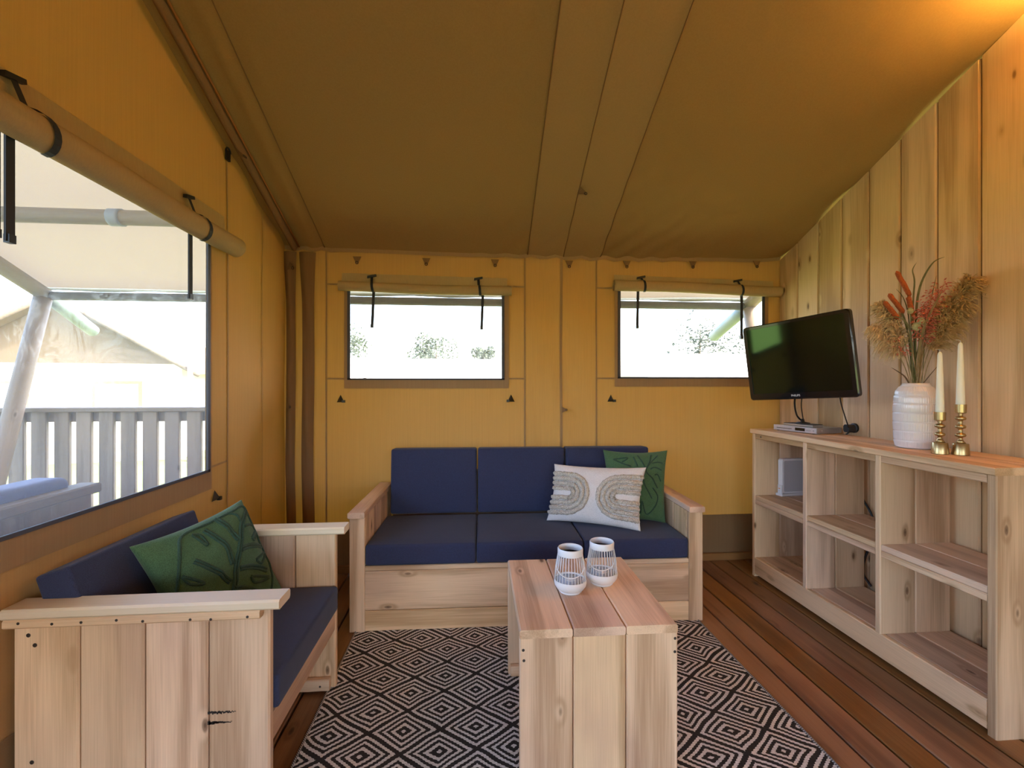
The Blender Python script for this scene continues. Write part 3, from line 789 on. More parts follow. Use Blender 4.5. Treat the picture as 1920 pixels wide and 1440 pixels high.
# ------------------------------------------------------------------ scatter cushions
class Pillow:
    def __init__(s, corners, T, seed, pinch=.07):
        s.c = [Vector(c) for c in corners]; s.T = T; s.seed = seed; s.pinch = pinch
        s.n = ((s.c[1] - s.c[3]).cross(s.c[0] - s.c[2])).normalized()       # TL,TR,BR,BL
    def flip(s): s.n = -s.n; return s
    def flat(s, u, v):
        u2 = u * (1 - s.pinch * (1 - v * v)); v2 = v * (1 - s.pinch * (1 - u * u))
        TL, TR, BR, BL = s.c
        return (TL * (1 - u2) * (1 + v2) + TR * (1 + u2) * (1 + v2) + BR * (1 + u2) * (1 - v2) + BL * (1 - u2) * (1 - v2)) / 4
    def th(s, u, v):
        e = max(0, (1 - u * u) * (1 - v * v))
        return s.T * e ** .42 * (1 + .10 * noise.noise(Vector((u * 2.2, v * 2.2, s.seed)))) + .008 * noise.noise(Vector((u * 4.5, v * 4.5, s.seed + 4))) * min(1, e * 4)
    def p(s, u, v, side=1, lift=0): return s.flat(u, v) + s.n * (side * s.th(u, v) + lift)
    def build(s, mat, parent):
        m = MB(); us = [math.sin(t) for t in lin(-PI / 2, PI / 2, 37)]
        m.grid(us, us, lambda u, v: s.p(u, v, 1)); m.grid(us[::-1], us, lambda u, v: s.p(u, v, -1))
        o = m.build('cover', mat, parent, True); bm_weld(o.data, 1e-5)
        return o
    def line(s, m, uv, r, n=None, lift=.0, seg=6, jit=0, rnd=None):
        pts = []; uv = [Vector((a, b, 0)) for a, b in uv]
        k = n or 8
        for i in range(len(uv) - 1):               # Catmull-Rom
            p0, p1, p2, p3 = uv[max(i - 1, 0)], uv[i], uv[i + 1], uv[min(i + 2, len(uv) - 1)]
            for j in range(k):
                t = j / k
                q = .5 * ((2 * p1) + (p2 - p0) * t + (2 * p0 - 5 * p1 + 4 * p2 - p3) * t * t + (3 * p1 - p0 - 3 * p2 + p3) * t ** 3)
                q.x = max(-.985, min(.985, q.x)); q.y = max(-.985, min(.985, q.y)); pts.append(q)
        q = uv[-1].copy(); q.x = max(-.985, min(.985, q.x)); q.y = max(-.985, min(.985, q.y)); pts.append(q)
        P3 = [s.p(q.x, q.y, 1, lift) for q in pts]
        if jit: P3 = [p + Vector((rnd.uniform(-1, 1), rnd.uniform(-1, 1), rnd.uniform(-1, 1))) * jit for p in P3]
        m.tube(P3, r if not isinstance(r, list) else r, seg)

def offs(uv, d):
    """parallel polyline in uv"""
    out = []
    for i in range(len(uv)):
        a = Vector(uv[max(i - 1, 0)]); b = Vector(uv[min(i + 1, len(uv) - 1)]); t = (b - a).normalized()
        out.append((uv[i][0] - t.y * d, uv[i][1] + t.x * d))
    return out

def scatter(name, label, pil, mat, lines, smat, r, double=()):
    base = (pil.c[2] + pil.c[3]) / 2
    e = empty(name, base); tag(e, label, 'cushion')
    pil.c = [c - base for c in pil.c]
    cov = pil.build(mat, e)
    for nm, uv in lines.items():
        m = MB()
        if nm in double:
            pil.line(m, offs(uv, .028), r); pil.line(m, offs(uv, -.028), r)
        else: pil.line(m, uv, r)
        m.build('stitching', smat, cov, True)
    return e, cov, pil

LEAF_A = {'stem': [(-.19, -.71), (.18, -.07), (.64, .54), (.94, .76)], 'v1': [(.38, .15), (.6, .13), (.9, .01)], 'v2': [(.2, -.18), (.48, -.27), (.75, -.46)],
 'v3': [(.69, .52), (.88, .49), (.97, .42)], 'v4': [(.42, .34), (.38, .66), (.27, .92)], 'v5': [(.1, -.03), (.14, .32), (.06, .59), (-.01, .81)],
 'v6': [(-.08, -.32), (-.21, -.02), (-.47, .35)], 'v7': [(-.07, -.45), (.16, -.58), (.35, -.75)], 'v8': [(.68, .65), (.66, .8), (.53, .92)],
 'h1': [(.73, .25), (.95, .32), (.76, .19), (.73, .25)], 'h2': [(.6, -.18), (.94, -.13), (.7, -.28), (.6, -.18)], 'h3': [(.34, -.42), (.74, -.61), (.39, -.58), (.34, -.42)],
 'h4': [(-.24, .82), (-.14, .52), (-.12, .74), (-.24, .82)], 'h5': [(-.72, .19), (-.5, -.09), (-.67, .0), (-.72, .19)],
 'out': [(-.95, -.16), (-.73, .28), (-.56, .64), (-.34, .88), (.17, .9), (.63, .9), (.93, .86), (.95, .41), (.93, -.16), (.88, -.49), (.69, -.85)]}
LEAF_B = {'stem': [(.67, .86), (.29, .46), (.5, .2), (.71, -.09)], 's2': [(.29, .46), (.15, .7), (.04, .89)], 's3': [(.29, .46), (.21, .1), (.5, -.39)], 's4': [(.29, .46), (.42, .69), (.47, .89)],
 'o1': [(-.75, .73), (-.29, .81), (-.48, .66)], 'o2': [(.45, .46), (.6, .51), (.84, .42)], 'o3': [(.6, .29), (.71, .29), (.84, .11)],
 'o4': [(.53, -.08), (.72, -.34), (.56, -.67), (.31, -.84), (.14, -.5), (.11, -.82)], 'o5': [(-.75, .73), (-.45, .62), (-.22, .55)], 'o6': [(-.09, .84), (.01, .55)], 'o7': [(.5, .64), (.7, .66), (.86, .62)],
 'o8': [(-.2, .3), (-.5, .1), (-.7, -.3)], 'o9': [(-.1, .0), (-.3, -.4), (-.3, -.8)]}

scatter('leaf_cushion', 'green cushion with a stitched leaf, in the armchair',
        Pillow([(-1.155, 1.645, .800), (-.972, 2.015, .862), (-.795, 1.995, .478), (-.975, 1.640, .430)], .082, 11, .085), GREENF, LEAF_A, GREEND, .0058, ('stem', 'v1', 'v2', 'v4', 'v5', 'v6', 'v7'))
scatter('leaf_cushion', 'green cushion with a stitched leaf, on the sofa behind the cream cushion',
        Pillow([(.860, 2.955, .915), (1.275, 2.895, .915), (1.205, 2.765, .478), (.850, 2.825, .478)], .070, 23, .085), GREENF, LEAF_B, GREEND, .0048)
pc = Pillow([(.535, 2.960, .825), (1.062, 2.715, .838), (.985, 2.605, .484), (.468, 2.865, .484)], .072, 31, .075)
e, cov, pc = scatter('tufted_cushion', 'cream oblong cushion with beige tufted arcs, on the sofa', pc, CREAM, {}, TUFT, .01)
hw, hh = .29, .185
rt = random.Random(5)
for sgn, cu, cv, rads in ((-1, -.57, -.03, (.030, .062, .094, .126)), (1, .54, -.03, (.030, .062, .094, .126))):
    for rd in rads:
        uv = []; cx = cu * hw
        xs = lin(sgn * hw * .985, cx, 9)
        for x in xs: uv.append((x / hw, cv + rd / hh))
        for t in lin(0, PI, 15)[1:-1]: uv.append(((cx - sgn * rd * math.sin(t)) / hw, cv + rd * math.cos(t) / hh))
        for x in reversed(xs): uv.append((x / hw, cv - rd / hh))
        m = MB(); pts = []
        uvs = [Vector((a, b, 0)) for a, b in uv]
        dense = []
        for a, b in zip(uvs, uvs[1:]):
            for j in range(4): dense.append(a.lerp(b, j / 4))
        dense.append(uvs[-1])
        P3 = [pc.p(max(-.985, min(.985, q.x)), max(-.985, min(.985, q.y)), 1, .0) for q in dense]
        seg = 10; m.tube(P3, .0135, seg)
        m.v = [tuple(Vector(v) + Vector((rt.uniform(-1, 1), rt.uniform(-1, 1), rt.uniform(-1, 1))) * .0032) for v in m.v]
        m.build('tufted_arc', TUFT, cov, True)

# ------------------------------------------------------------------ shelving unit
cab = empty('shelf_unit', (1.975, 1.560, 0))
tag(cab, 'low pale wooden shelf unit with six open compartments against the board wall', 'shelf')
def K(x, y, z): return (x - 1.975, y - 1.560, z)
CY0, CY1, CXF, CXB, CT = 1.560, 3.075, 1.975, 2.350, 1.033
for a, b in ((CXF - .005, CXF + .186), (CXF + .189, CXB)):
    plank('top_plank', PINE, cab, K(a - (.008 if a < 2 else 0), CY0 - .004, CT - .030), K(b, CY1 + .004, CT), 1, .004)
yd = [(CY0, CY0 + .034), (2.055, 2.085), (2.549, 2.579), (CY1 - .030, CY1)]
for i, (a, b) in enumerate(yd):
    for xa, xb in ((CXF, CXF + .1855), (CXF + .188, CXB)):
        plank('end_plank' if i in (0, 3) else 'divider_plank', PINE, cab, K(xa, a, 0 if i in (0, 3) else .133), K(xb, b, CT - .0305), 2, .004)
for (a, b) in ((yd[0][1], yd[1][0]), (yd[1][1], yd[2][0]), (yd[2][1], yd[3][0])):
    a += .0012; b -= .0012
    plank('top_batten', PINE, cab, K(CXF + .003, a, CT - .066), K(CXF + .030, b, CT - .0305), 1)
    plank('shelf_batten', PINE, cab, K(CXF + .003, a, .508), K(CXF + .034, b, .5385), 1)
    for xa, xb in ((CXF + .004, CXF + .186), (CXF + .189, CXB)):
        plank('shelf_plank', PINE, cab, K(xa, a, .539), K(xb, b, .569), 1)
        plank('bottom_plank', PINE, cab, K(xa + .028 if xa < 2 else xa, a, .104), K(xb, b, .133), 1)
plank('plinth', PINE, cab, K(CXF, yd[0][1] + .001, .018), K(CXF + .027, yd[3][0] - .001, .1335), 1, .004)
for y, z in ((2.98, .985),): screw(cab, K(CXF + .0025, y, z), '-x', .006)

# ------------------------------------------------------------------ television on its swing arm
tv = empty('television', (1.949, 2.614, 1.501))
tag(tv, 'black flat screen television tilted on a wall arm above the shelf unit', 'television')
RM = Matrix(((.3438, .9328, -.1087), (-.9372, .3477, .0228), (.059, .094, .9939)))
tv.rotation_euler = RM.to_euler()
TW, TH = .660, .488
def rounded(w, h, r, n=4):
    out = []
    for cx, cz, a0 in ((w / 2 - r, h / 2 - r, 0), (-w / 2 + r, h / 2 - r, 90), (-w / 2 + r, -h / 2 + r, 180), (w / 2 - r, -h / 2 + r, 270)):
        for i in range(n + 1): t = R(a0 + 90 * i / n); out.append((cx + r * math.cos(t), cz + r * math.sin(t)))
    return out
m = MB(); rings = []
for (w, h, y) in ((TW - .012, TH - .012, 0), (TW, TH, .006), (TW, TH, .030), (TW - .05, TH - .05, .042), (TW - .30, TH - .2, .062)):
    rings.append([(x, y, z) for x, z in rounded(w, h, .020)])
n = len(rings[0])
vs = [p for r_ in rings for p in r_]
inn = [(x, 0, z) for x, z in rounded(TW - .058, .426, .001)]; inn = [(x, 0, z + .010) for x, _, z in inn]
inn2 = [(x, .006, z) for x, _, z in inn]
vs = inn2 + inn + vs
fs = [(i, i + n, (i + 1) % n + n, (i + 1) % n) for i in range(n)]
for k in range(1, len(rings) + 1): fs += [(k * n + i, (k + 1) * n + i, (k + 1) * n + (i + 1) % n, k * n + (i + 1) % n) for i in range(n)]
fs.append(tuple((len(rings) + 1) * n + i for i in range(n)))
m.add(vs, fs); m.build('casing', GLOSSB, tv, auto=35)
MB().add([(-(TW - .056) / 2, .0055, -.204), ((TW - .056) / 2, .0055, -.204), ((TW - .056) / 2, .0055, .224), (-(TW - .056) / 2, .0055, .224)], [(0, 1, 2, 3)]).build('screen', SCREEN, tv)
cu = bpy.data.curves.new('brand_lettering', 'FONT'); cu.body = 'PHILIPS'; cu.size = .0165; cu.align_x = 'CENTER'; cu.align_y = 'CENTER'; cu.extrude = .0003; cu.space_character = 1.05; cu.offset = .0004
tmp = bpy.data.objects.new('lettering_curve', cu); COL.objects.link(tmp); lme = bpy.data.meshes.new_from_object(tmp); bpy.data.objects.remove(tmp)
lme.materials.clear(); lme.materials.append(LOGO)
lo = bpy.data.objects.new('brand_lettering', lme); COL.objects.link(lo); lo.parent = tv; lo.location = (-.018, -.0006, -.2215); lo.rotation_euler = (PI / 2, 0, 0)
# swing arm in the television's own frame: reach back to the wall
inv = RM.transposed()
wp = inv @ (Vector((XR - .012, 2.88, 1.50)) - Vector((1.949, 2.614, 1.501)))
mid = Vector((-.12, .20, wp.z * .5 - .01))
MB().box((-.06, .060, -.06), (.06, .072, .06)).build('mount_plate', BLACKP, tv)
MB().tube([(0, .07, 0), mid], .014, 10).tube([mid, wp], .014, 10).build('wall_arm', BLACKP, tv, True)
MB().box((wp.x - .03, wp.y - .008, wp.z - .09), (wp.x + .03, wp.y + .006, wp.z + .09)).build('wall_plate', BLACKP, tv)

def cable(label, pts, r, cat='cable', name='cable', extra=None):
    pts = [Vector(p) for p in pts]; out = []
    for i in range(len(pts) - 1):
        p0, p1, p2, p3 = pts[max(i - 1, 0)], pts[i], pts[i + 1], pts[min(i + 2, len(pts) - 1)]
        for j in range(8):
            t = j / 8; out.append(.5 * ((2 * p1) + (p2 - p0) * t + (2 * p0 - 5 * p1 + 4 * p2 - p3) * t * t + (3 * p1 - p0 - 3 * p2 + p3) * t ** 3))
    out.append(pts[-1])
    return tag(MB().tube(out, r, 8).build(name, CABLE, smooth=True), label, cat)
cable('thin black cable from the television to the flat box, thicker of the pair', [(2.005, 2.675, 1.305), (2.03, 2.72, 1.225), (2.12, 2.82, 1.145), (2.175, 2.845, 1.105)], .0055)
cable('thin black cable hanging just beside the thicker television cable', [(2.02, 2.635, 1.305), (2.06, 2.70, 1.22), (2.145, 2.80, 1.14), (2.185, 2.842, 1.1055)], .0032)
cable('black power cable from the television to the wall plug', [(2.085, 2.432, 1.315), (2.12, 2.46, 1.24), (2.225, 2.55, 1.15), (2.315, 2.632, 1.09), (2.334, 2.650, 1.060)], .0036)
plug = empty('power_plug', (XR - .001, 2.655, 1.075)); tag(plug, 'black angled power plug on the board wall above the shelf top', 'plug')
MB().lathe([(.030, 0), (.030, .012), (.024, .016)], 20).build('socket', BLACKP, plug, rot=(0, -PI / 2, 0), auto=40)
MB().bar((-.060, -.022, -.026), (-.0165, .022, .022), 0, .010).build('plug_body', BLACKP, plug)
MB().tube([(-.04, .0, -.024), (-.042, .010, -.036), (-.05, .014, -.0405)], .005, 8).build('plug_cord', CABLE, plug, True)

# ------------------------------------------------------------------ player and flat box
ang = math.atan2(2.678 - 2.984, 2.141 - 2.071)      # front edge runs from (2.071,2.984) to (2.141,2.678)
dvd = empty('disc_player', (2.072, 2.982, CT), ang); tag(dvd, 'silver disc player on the shelf unit below the television', 'disc player')
DW, DD, DH = .314, .215, .038
MB().bar((0, .004, .004), (DW, DD, DH), 0, .004).build('body', SILVER, dvd)
MB().bar((0, 0, .004), (DW, .0038, DH + .001), 0, .0015).build('front_panel', plain('silver_front', (.62, .62, .72), .3, metal=.4), dvd)
MB().box((.165, -.0012, .013), (.235, -.0002, .032)).build('display', GLOSSB, dvd)
MB().box((.025, -.0012, .019), (.140, -.0002, .0225)).build('tray_slot', BLACKP, dvd)
MB().box((.243, -.0010, .018), (.275, -.0002, .022)).build('print', INK, dvd)
MB().box((.290, -.0010, .017), (.298, -.0002, .025)).build('print', INK, dvd)
for x in (.02, DW - .035):
    for y in (.02, DD - .035): MB().lathe([(.008, 0), (.008, .004)], 10, (x, y, 0)).build('foot', BLACKP, dvd)
MB().lathe([(.006, 0), (.006, .0015), (.003, .002)], 10).build('screw', LOGO, dvd, loc=(DW + .0005, .045, .022), rot=(0, PI / 2, 0))
box2 = empty('receiver_box', (2.095, 2.915, CT + DH + .001), ang + R(3)); tag(box2, 'thin flat black and silver box lying on top of the disc player', 'box')
MB().bar((0, 0, 0), (.205, .095, .015), 0, .003).build('body', SILVER, box2)
MB().bar((.002, .002, .0152), (.203, .093, .018), 0, .001).build('lid', BLACKP, box2)
MB().lathe([(.045, 0), (.040, .006), (.012, .012), (.008, .03), (0, .032)], 20, (.10, .05, .018)).build('antenna_base', BLACKP, box2, True)

# ------------------------------------------------------------------ router in the upper compartment by the corner
ro = empty('router', (2.150, 3.000, .569), R(6)); tag(ro, 'white upright wireless router in the upper shelf compartment by the corner', 'router')
def slab(w, d, h, r, z0=0):
    m = MB(); ring = [(x + w / 2, z + h / 2 + z0) for x, z in rounded(w, h, r, 5)]; k = len(ring)
    m.add([(x, 0, z) for x, z in ring] + [(x, d, z) for x, z in ring], [tuple(range(k)), tuple(range(2 * k - 1, k - 1, -1))] + [(i, k + i, k + (i + 1) % k, (i + 1) % k) for i in range(k)])
    return m
WSIDE = plain('pale_grey_plastic', (.47, .49, .58), .4)
slab(.185, .040, .240, .018, .018).build('body', WHITEP, ro, auto=40)
slab(.165, .0015, .215, .012, .030).build('side_panel', WSIDE, ro, loc=(.010, -.0016, 0))
MB().bar((-.014, -.014, 0), (.190, .050, .016), 0, .005).build('stand', WHITEP, ro)
MB().bar((-.010, .0, .012), (.006, .036, .075), 2, .003).build('front_lip', WHITEP, ro)
MB().box((-.0110, .010, .048), (-.0102, .026, .053)).build('print', EDGE, ro)
MB().box((-.0110, .014, .034), (-.0102, .022, .036)).build('print', INK, ro)
cable('black cable looping down behind the middle shelf compartments', [(2.366, 2.60, .74), (2.362, 2.577, .655), (2.360, 2.515, .578), (2.362, 2.475, .46), (2.362, 2.545, .34), (2.360, 2.573, .21), (2.364, 2.520, .145)], .006)

# ------------------------------------------------------------------ vase
VX, VY = 2.195, 2.085
vase = empty('vase', (VX, VY, CT)); tag(vase, 'white glazed ribbed ceramic vase holding dried flowers', 'vase')
prof = [(0, 0), (.070, 0), (.080, .006), (.085, .03), (.0885, .12), (.0885, .20), (.085, .25), (.078, .282), (.066, .302), (.0555, .312), (.0540, .320), (.050, .320), (.050, .312), (.062, .296), (.074, .27), (.080, .2), (.08, .03), (0, .02)]
def vr(z):
    P = [p for p in prof[1:11]]
    for (r0, z0), (r1, z1) in zip(P, P[1:]):
        if z0 <= z <= z1: return r0 + (r1 - r0) * (z - z0) / max(1e-6, z1 - z0)
    return P[-1][0]
seg = 168; zs_ = lin(.010, .305, 120); m = MB(); bands = [.040, .085, .130, .175, .220, .262]
vs = []
for z in zs_:
    nearb = min(abs(z - b) for b in bands)
    for k in range(seg):
        a = 2 * PI * k / seg
        g = .5 + .5 * math.cos(k * 2 * PI / 3)
        rib = .0024 * g * min(1, nearb / .004)
        ring = -.0005 if nearb < .002 else 0
        rr_ = vr(z) + rib + ring - .0016
        vs.append((rr_ * math.cos(a), rr_ * math.sin(a), z))
fs = [(i * seg + k, i * seg + (k + 1) % seg, (i + 1) * seg + (k + 1) % seg, (i + 1) * seg + k) for i in range(len(zs_) - 1) for k in range(seg)]
m.add(vs, fs)
VM = vase_mat()
m.lathe([(0, 0), (.070, 0), (.080, .006), (vr(.010) - .0005, .010)], 84)
m.lathe([(vr(.305) - .0005, .305), (.0555, .312), (.0540, .320), (.051, .321), (.048, .318), (.050, .306), (.070, .28), (.078, .2), (.078, .03), (0, .02)], 84)
m.build('body', VM, vase, True)

# ------------------------------------------------------------------ dried stems in the vase
rf = random.Random(21)
def bez(a, b, c, n=12):
    a, b, c = Vector(a), Vector(b), Vector(c)
    return [a * (1 - t) ** 2 + b * 2 * t * (1 - t) + c * t * t for t in lin(0, 1, n)]
MOUTH = Vector((VX, VY, CT + .325))
def stem_path(tip, spread=.032, bend=.45):
    tip = Vector(tip); d = tip - MOUTH
    off = Vector((max(-1, min(1, d.x * 5)) * spread * .8 + rf.uniform(-.3, .3) * spread, max(-1, min(1, d.y * 5)) * spread * .8 + rf.uniform(-.3, .3) * spread, 0))
    if off.length > .036: off = off.normalized() * .036
    a = MOUTH + off; root = Vector((VX - off.x * .8, VY - off.y * .8, CT + .06))
    ctl = a + Vector((d.x * .18, d.y * .18, d.z * .55))
    return [root, root.lerp(a, .5)] + bez(a, ctl, tip, 14)
def pix_frame():
    """directions across the vase as seen from the room: U along the wall, V out of it"""
    return Vector((.66, -.75, 0)), Vector((0, 0, 1))
U, V_ = pix_frame()
def T(u, h, o=0): return MOUTH + U * u + V_ * h + Vector((-.75, -.66, 0)) * o      # u along picture, o towards the room

def plume(tip, mid_u, label, n, L, mat, droop, side):
    e = empty('pampas_grass', MOUTH); tag(e, label, 'dried flower', 'dried stems in the white vase')
    path = stem_path(tip)
    MB().tube([p - MOUTH for p in path], [.0022] * (len(path) - 6) + [.0018, .0015, .0012, .001, .0008, .0006], 6).build('stem', STRAW, e, True)
    m = MB()
    head = path[len(path) - 9:]
    for i in range(n):
        t = rf.random() ** .8; q = t * (len(head) - 1.001); k = int(q); p = head[k].lerp(head[k + 1], q - k)
        d = (head[min(k + 1, len(head) - 1)] - head[k]).normalized()
        a = rf.uniform(0, 2 * PI); o = d.orthogonal().normalized(); o = o * math.cos(a) + d.cross(o) * math.sin(a)
        ln = L * (1.05 - .55 * abs(t - .35)) * rf.uniform(.6, 1.1)
        c = p + d * ln * .5 + o * ln * .34
        en = p + d * ln * .62 + o * ln * .62 + Vector((side * .25 * ln, 0, -droop * ln * rf.uniform(.5, 1.2)))
        pts = bez(p, c, en, 6)
        m.strip([x - MOUTH for x in pts], [.0030, .0048, .0055, .0050, .0032, .0006], (rf.uniform(-1, 1), rf.uniform(-1, 1), rf.uniform(-1, 1)))
        for _ in range(3):
            b = pts[rf.randint(2, 5)]; w = Vector((rf.uniform(-1, 1), rf.uniform(-1, 1), rf.uniform(-1, .4))) * .014
            m.strip([b - MOUTH, b + w * .6 - MOUTH, b + w - MOUTH], [.0022, .0018, .0003], (rf.uniform(-1, 1), rf.uniform(-1, 1), rf.uniform(-1, 1)))
    tag(m.build('plume', mat, e), kind='stuff')
plume(T(.19, .475, -.01), .1, 'big golden pampas plume arching over the candles', 1000, .115, PLUME, .40, .05)
plume(T(.165, .355, .02), .1, 'short golden pampas plume below the big arching one', 700, .105, PLUME, .5, .05)
plume(T(-.135, .40, .01), -.1, 'pale pampas plume arching towards the television', 600, .095, PLUMEL, .5, -.1)
plume(T(-.155, .29, .03), -.1, 'drooping pale pampas plume lowest on the television side', 460, .09, PLUMEL, .9, -.1)

def cattail(base_u, tip_u, tip_h, L, label, o=.03):
    e = empty('cattail', MOUTH); tag(e, label, 'dried flower', 'dried stems in the white vase')
    path = stem_path(T(tip_u, tip_h, o)); MB().tube([p - MOUTH for p in path], .0018, 6).build('stem', GSTEM, e, True)
    tip = path[-1]; d = (path[-1] - path[-3]).normalized(); d = (d + U * (base_u)).normalized()
    pr = [(t, .0085 * min(1, (t * 9) ** .6) * min(1, ((1 - t) * 12) ** .5) + .001) for t in lin(0, 1, 16)]
    m = MB(); m.tube([tip - d * L * .3 + d * L * t - MOUTH for t, _ in pr], [r * 1.15 for _, r in pr], 12)
    m.v = [tuple(Vector(v) + Vector((rf.uniform(-1, 1), rf.uniform(-1, 1), rf.uniform(-1, 1))) * .0010) for v in m.v]
    m.build('spike', RUST, e, True)
cattail(-.25, -.035, .465, .145, 'tallest rust brown cattail standing above the others')
cattail(-.30, -.060, .375, .120, 'rust cattail beside the tallest, second in height', .04)
cattail(-.25, -.080, .345, .110, 'rust cattail outermost towards the television', .045)
cattail(-.10, -.015, .355, .105, 'rust cattail in the middle of the bouquet', .03)

def coral(tip, label, n):
    e = empty('red_spray', MOUTH); tag(e, label, 'dried flower', 'dried stems in the white vase')
    path = stem_path(tip); MB().tube([p - MOUTH for p in path], [.0014] * len(path), 5).build('stem', STRAW, e, True)
    m = MB()
    for i in range(n):
        t = rf.uniform(.62, 1.0); q = t * (len(path) - 1.001); k = int(q); p = path[k].lerp(path[k + 1], q - k)
        d = Vector((rf.uniform(-1, 1), rf.uniform(-1, 1), rf.uniform(-.2, 1.1))).normalized(); ln = rf.uniform(.018, .045)
        b = p + d * ln
        m.strip([p - MOUTH, b - MOUTH], [.0008, .0006], (rf.uniform(-1, 1), rf.uniform(-1, 1), .3))
        g = (d + Vector((0, 0, -.8))).normalized() * rf.uniform(.010, .017)
        m.tube([b - MOUTH, b + g * .5 - MOUTH, b + g - MOUTH], [.0010, .0036, .0006], 4)
    tag(m.build('seeds', CORAL, e), kind='stuff')
for (u, h, o, lb) in ((.03, .38, .04, 'coral red oat spray in front of the middle stems'), (.06, .43, .03, 'tallest coral red spray beside the big plume'), (.085, .40, .02, 'coral red spray half hidden by the golden plume'),
                      (.055, .34, .05, 'short coral red spray low over the vase'), (.035, .31, .045, 'coral red spray behind the poppy pods'), (.10, .47, .0, 'coral red spray reaching into the golden plume'), (-.085, .22, .05, 'pink red sprig drooping beside the pale plume')):
    coral(T(u, h, o), lb, 95 if h > .25 else 40)

def pod(u, h, label, r=.017):
    e = empty('poppy_pod', MOUTH); tag(e, label, 'dried flower', 'dried stems in the white vase')
    path = stem_path(T(u, h, .055)); MB().tube([p - MOUTH for p in path], .0022, 6).build('stem', GSTEM, e, True)
    c = path[-1] - MOUTH
    MB().lathe([(.003, -r), (r * .7, -r * .8), (r, -.1 * r), (r * .92, r * .5), (r * .5, r * .85), (r * .62, r * 1.0), (r * .66, r * 1.12), (0, r * 1.18)], 14, c).build('pod', PODM, e, True)
pod(.020, .295, 'pale poppy pod, upper of the touching pods'); pod(.004, .270, 'pale poppy pod, lower of the touching pods', .019); pod(-.018, .350, 'small dark poppy pod among the cattails', .014)

def leaf(pts, w, label, mat=BLADE):
    e = empty('dried_reed', MOUTH); tag(e, label, 'dried flower', 'dried stems in the white vase')
    P3 = []
    pts = [Vector(p) for p in pts]
    for i in range(len(pts) - 1):
        p0, p1, p2, p3 = pts[max(i - 1, 0)], pts[i], pts[i + 1], pts[min(i + 2, len(pts) - 1)]
        for j in range(6):
            t = j / 6; P3.append(.5 * ((2 * p1) + (p2 - p0) * t + (2 * p0 - 5 * p1 + 4 * p2 - p3) * t * t + (3 * p1 - p0 - 3 * p2 + p3) * t ** 3))
    P3.append(pts[-1]); n = len(P3)
    m = MB(); ws = [w * min(1, .35 + i / n * 2) * (1 - (i / (n - 1)) ** 3) + .0006 for i in range(n)]
    m.strip([p - MOUTH for p in P3], ws, (-.75, -.66, .1))
    m.build('blade', mat, e, True)
leaf([T(0, -.05), T(.0, .30), T(.015, .47), T(.06, .575, .02), T(.105, .600, .02)], .010, 'tallest dry leaf blade curling over at its tip')
leaf([T(0, -.05), T(-.01, .35), T(-.005, .50), T(-.012, .56), T(.003, .595)], .007, 'straight dry leaf blade beside the tallest cattail')
leaf([T(0, -.05), T(.02, .2, .05), T(.05, .32, .06), T(.10, .44, .06)], .013, 'broad dry leaf blade crossing the red sprays', plain('brown_leaf', (.24, .16, .07), .8, var=40))
leaf([T(-.01, -.05), T(-.03, .25), T(-.06, .38), T(-.10, .46)], .006, 'thin dry leaf blade pointing towards the television')
leaf([T(-.01, -.05), T(-.025, .3), T(-.045, .42), T(-.075, .475)], .005, 'thin dry leaf blade just above the shorter cattails')
leaf([T(-.01, -.05), T(-.02, .25, .05), T(-.07, .325, .07), T(-.15, .30, .07)], .006, 'dry leaf blade bending across the pale plume')
leaf([T(.02, -.05), T(.04, .3), T(.06, .43), T(.075, .52)], .005, 'thin dry leaf blade rising behind the red sprays')
leaf([T(-.02, -.02, .03), T(-.04, .03, .05), T(-.09, .075, .06)], .007, 'short broken leaf blade near the vase mouth, television side', plain('brown_twig', (.13, .07, .035), .8))
leaf([T(.02, -.02, .03), T(.05, .03, .05), T(.085, .085, .06)], .004, 'short thin twig near the vase mouth, candle side', plain('dark_twig', (.15, .08, .04), .8))
for i in range(12):
    u = rf.uniform(-.045, .075); h = rf.uniform(.20, .33)
    e = empty('straw_stalk', MOUTH); tag(e, 'bare straw stalk in the bunch above the vase mouth', 'dried flower', 'bare straw stalks in the white vase')
    path = stem_path(T(u, h, rf.uniform(.0, .05))); MB().tube([p - MOUTH for p in path], rf.uniform(.0013, .0022), 5).build('stem', STRAW if i % 3 else GSTEM, e, True)

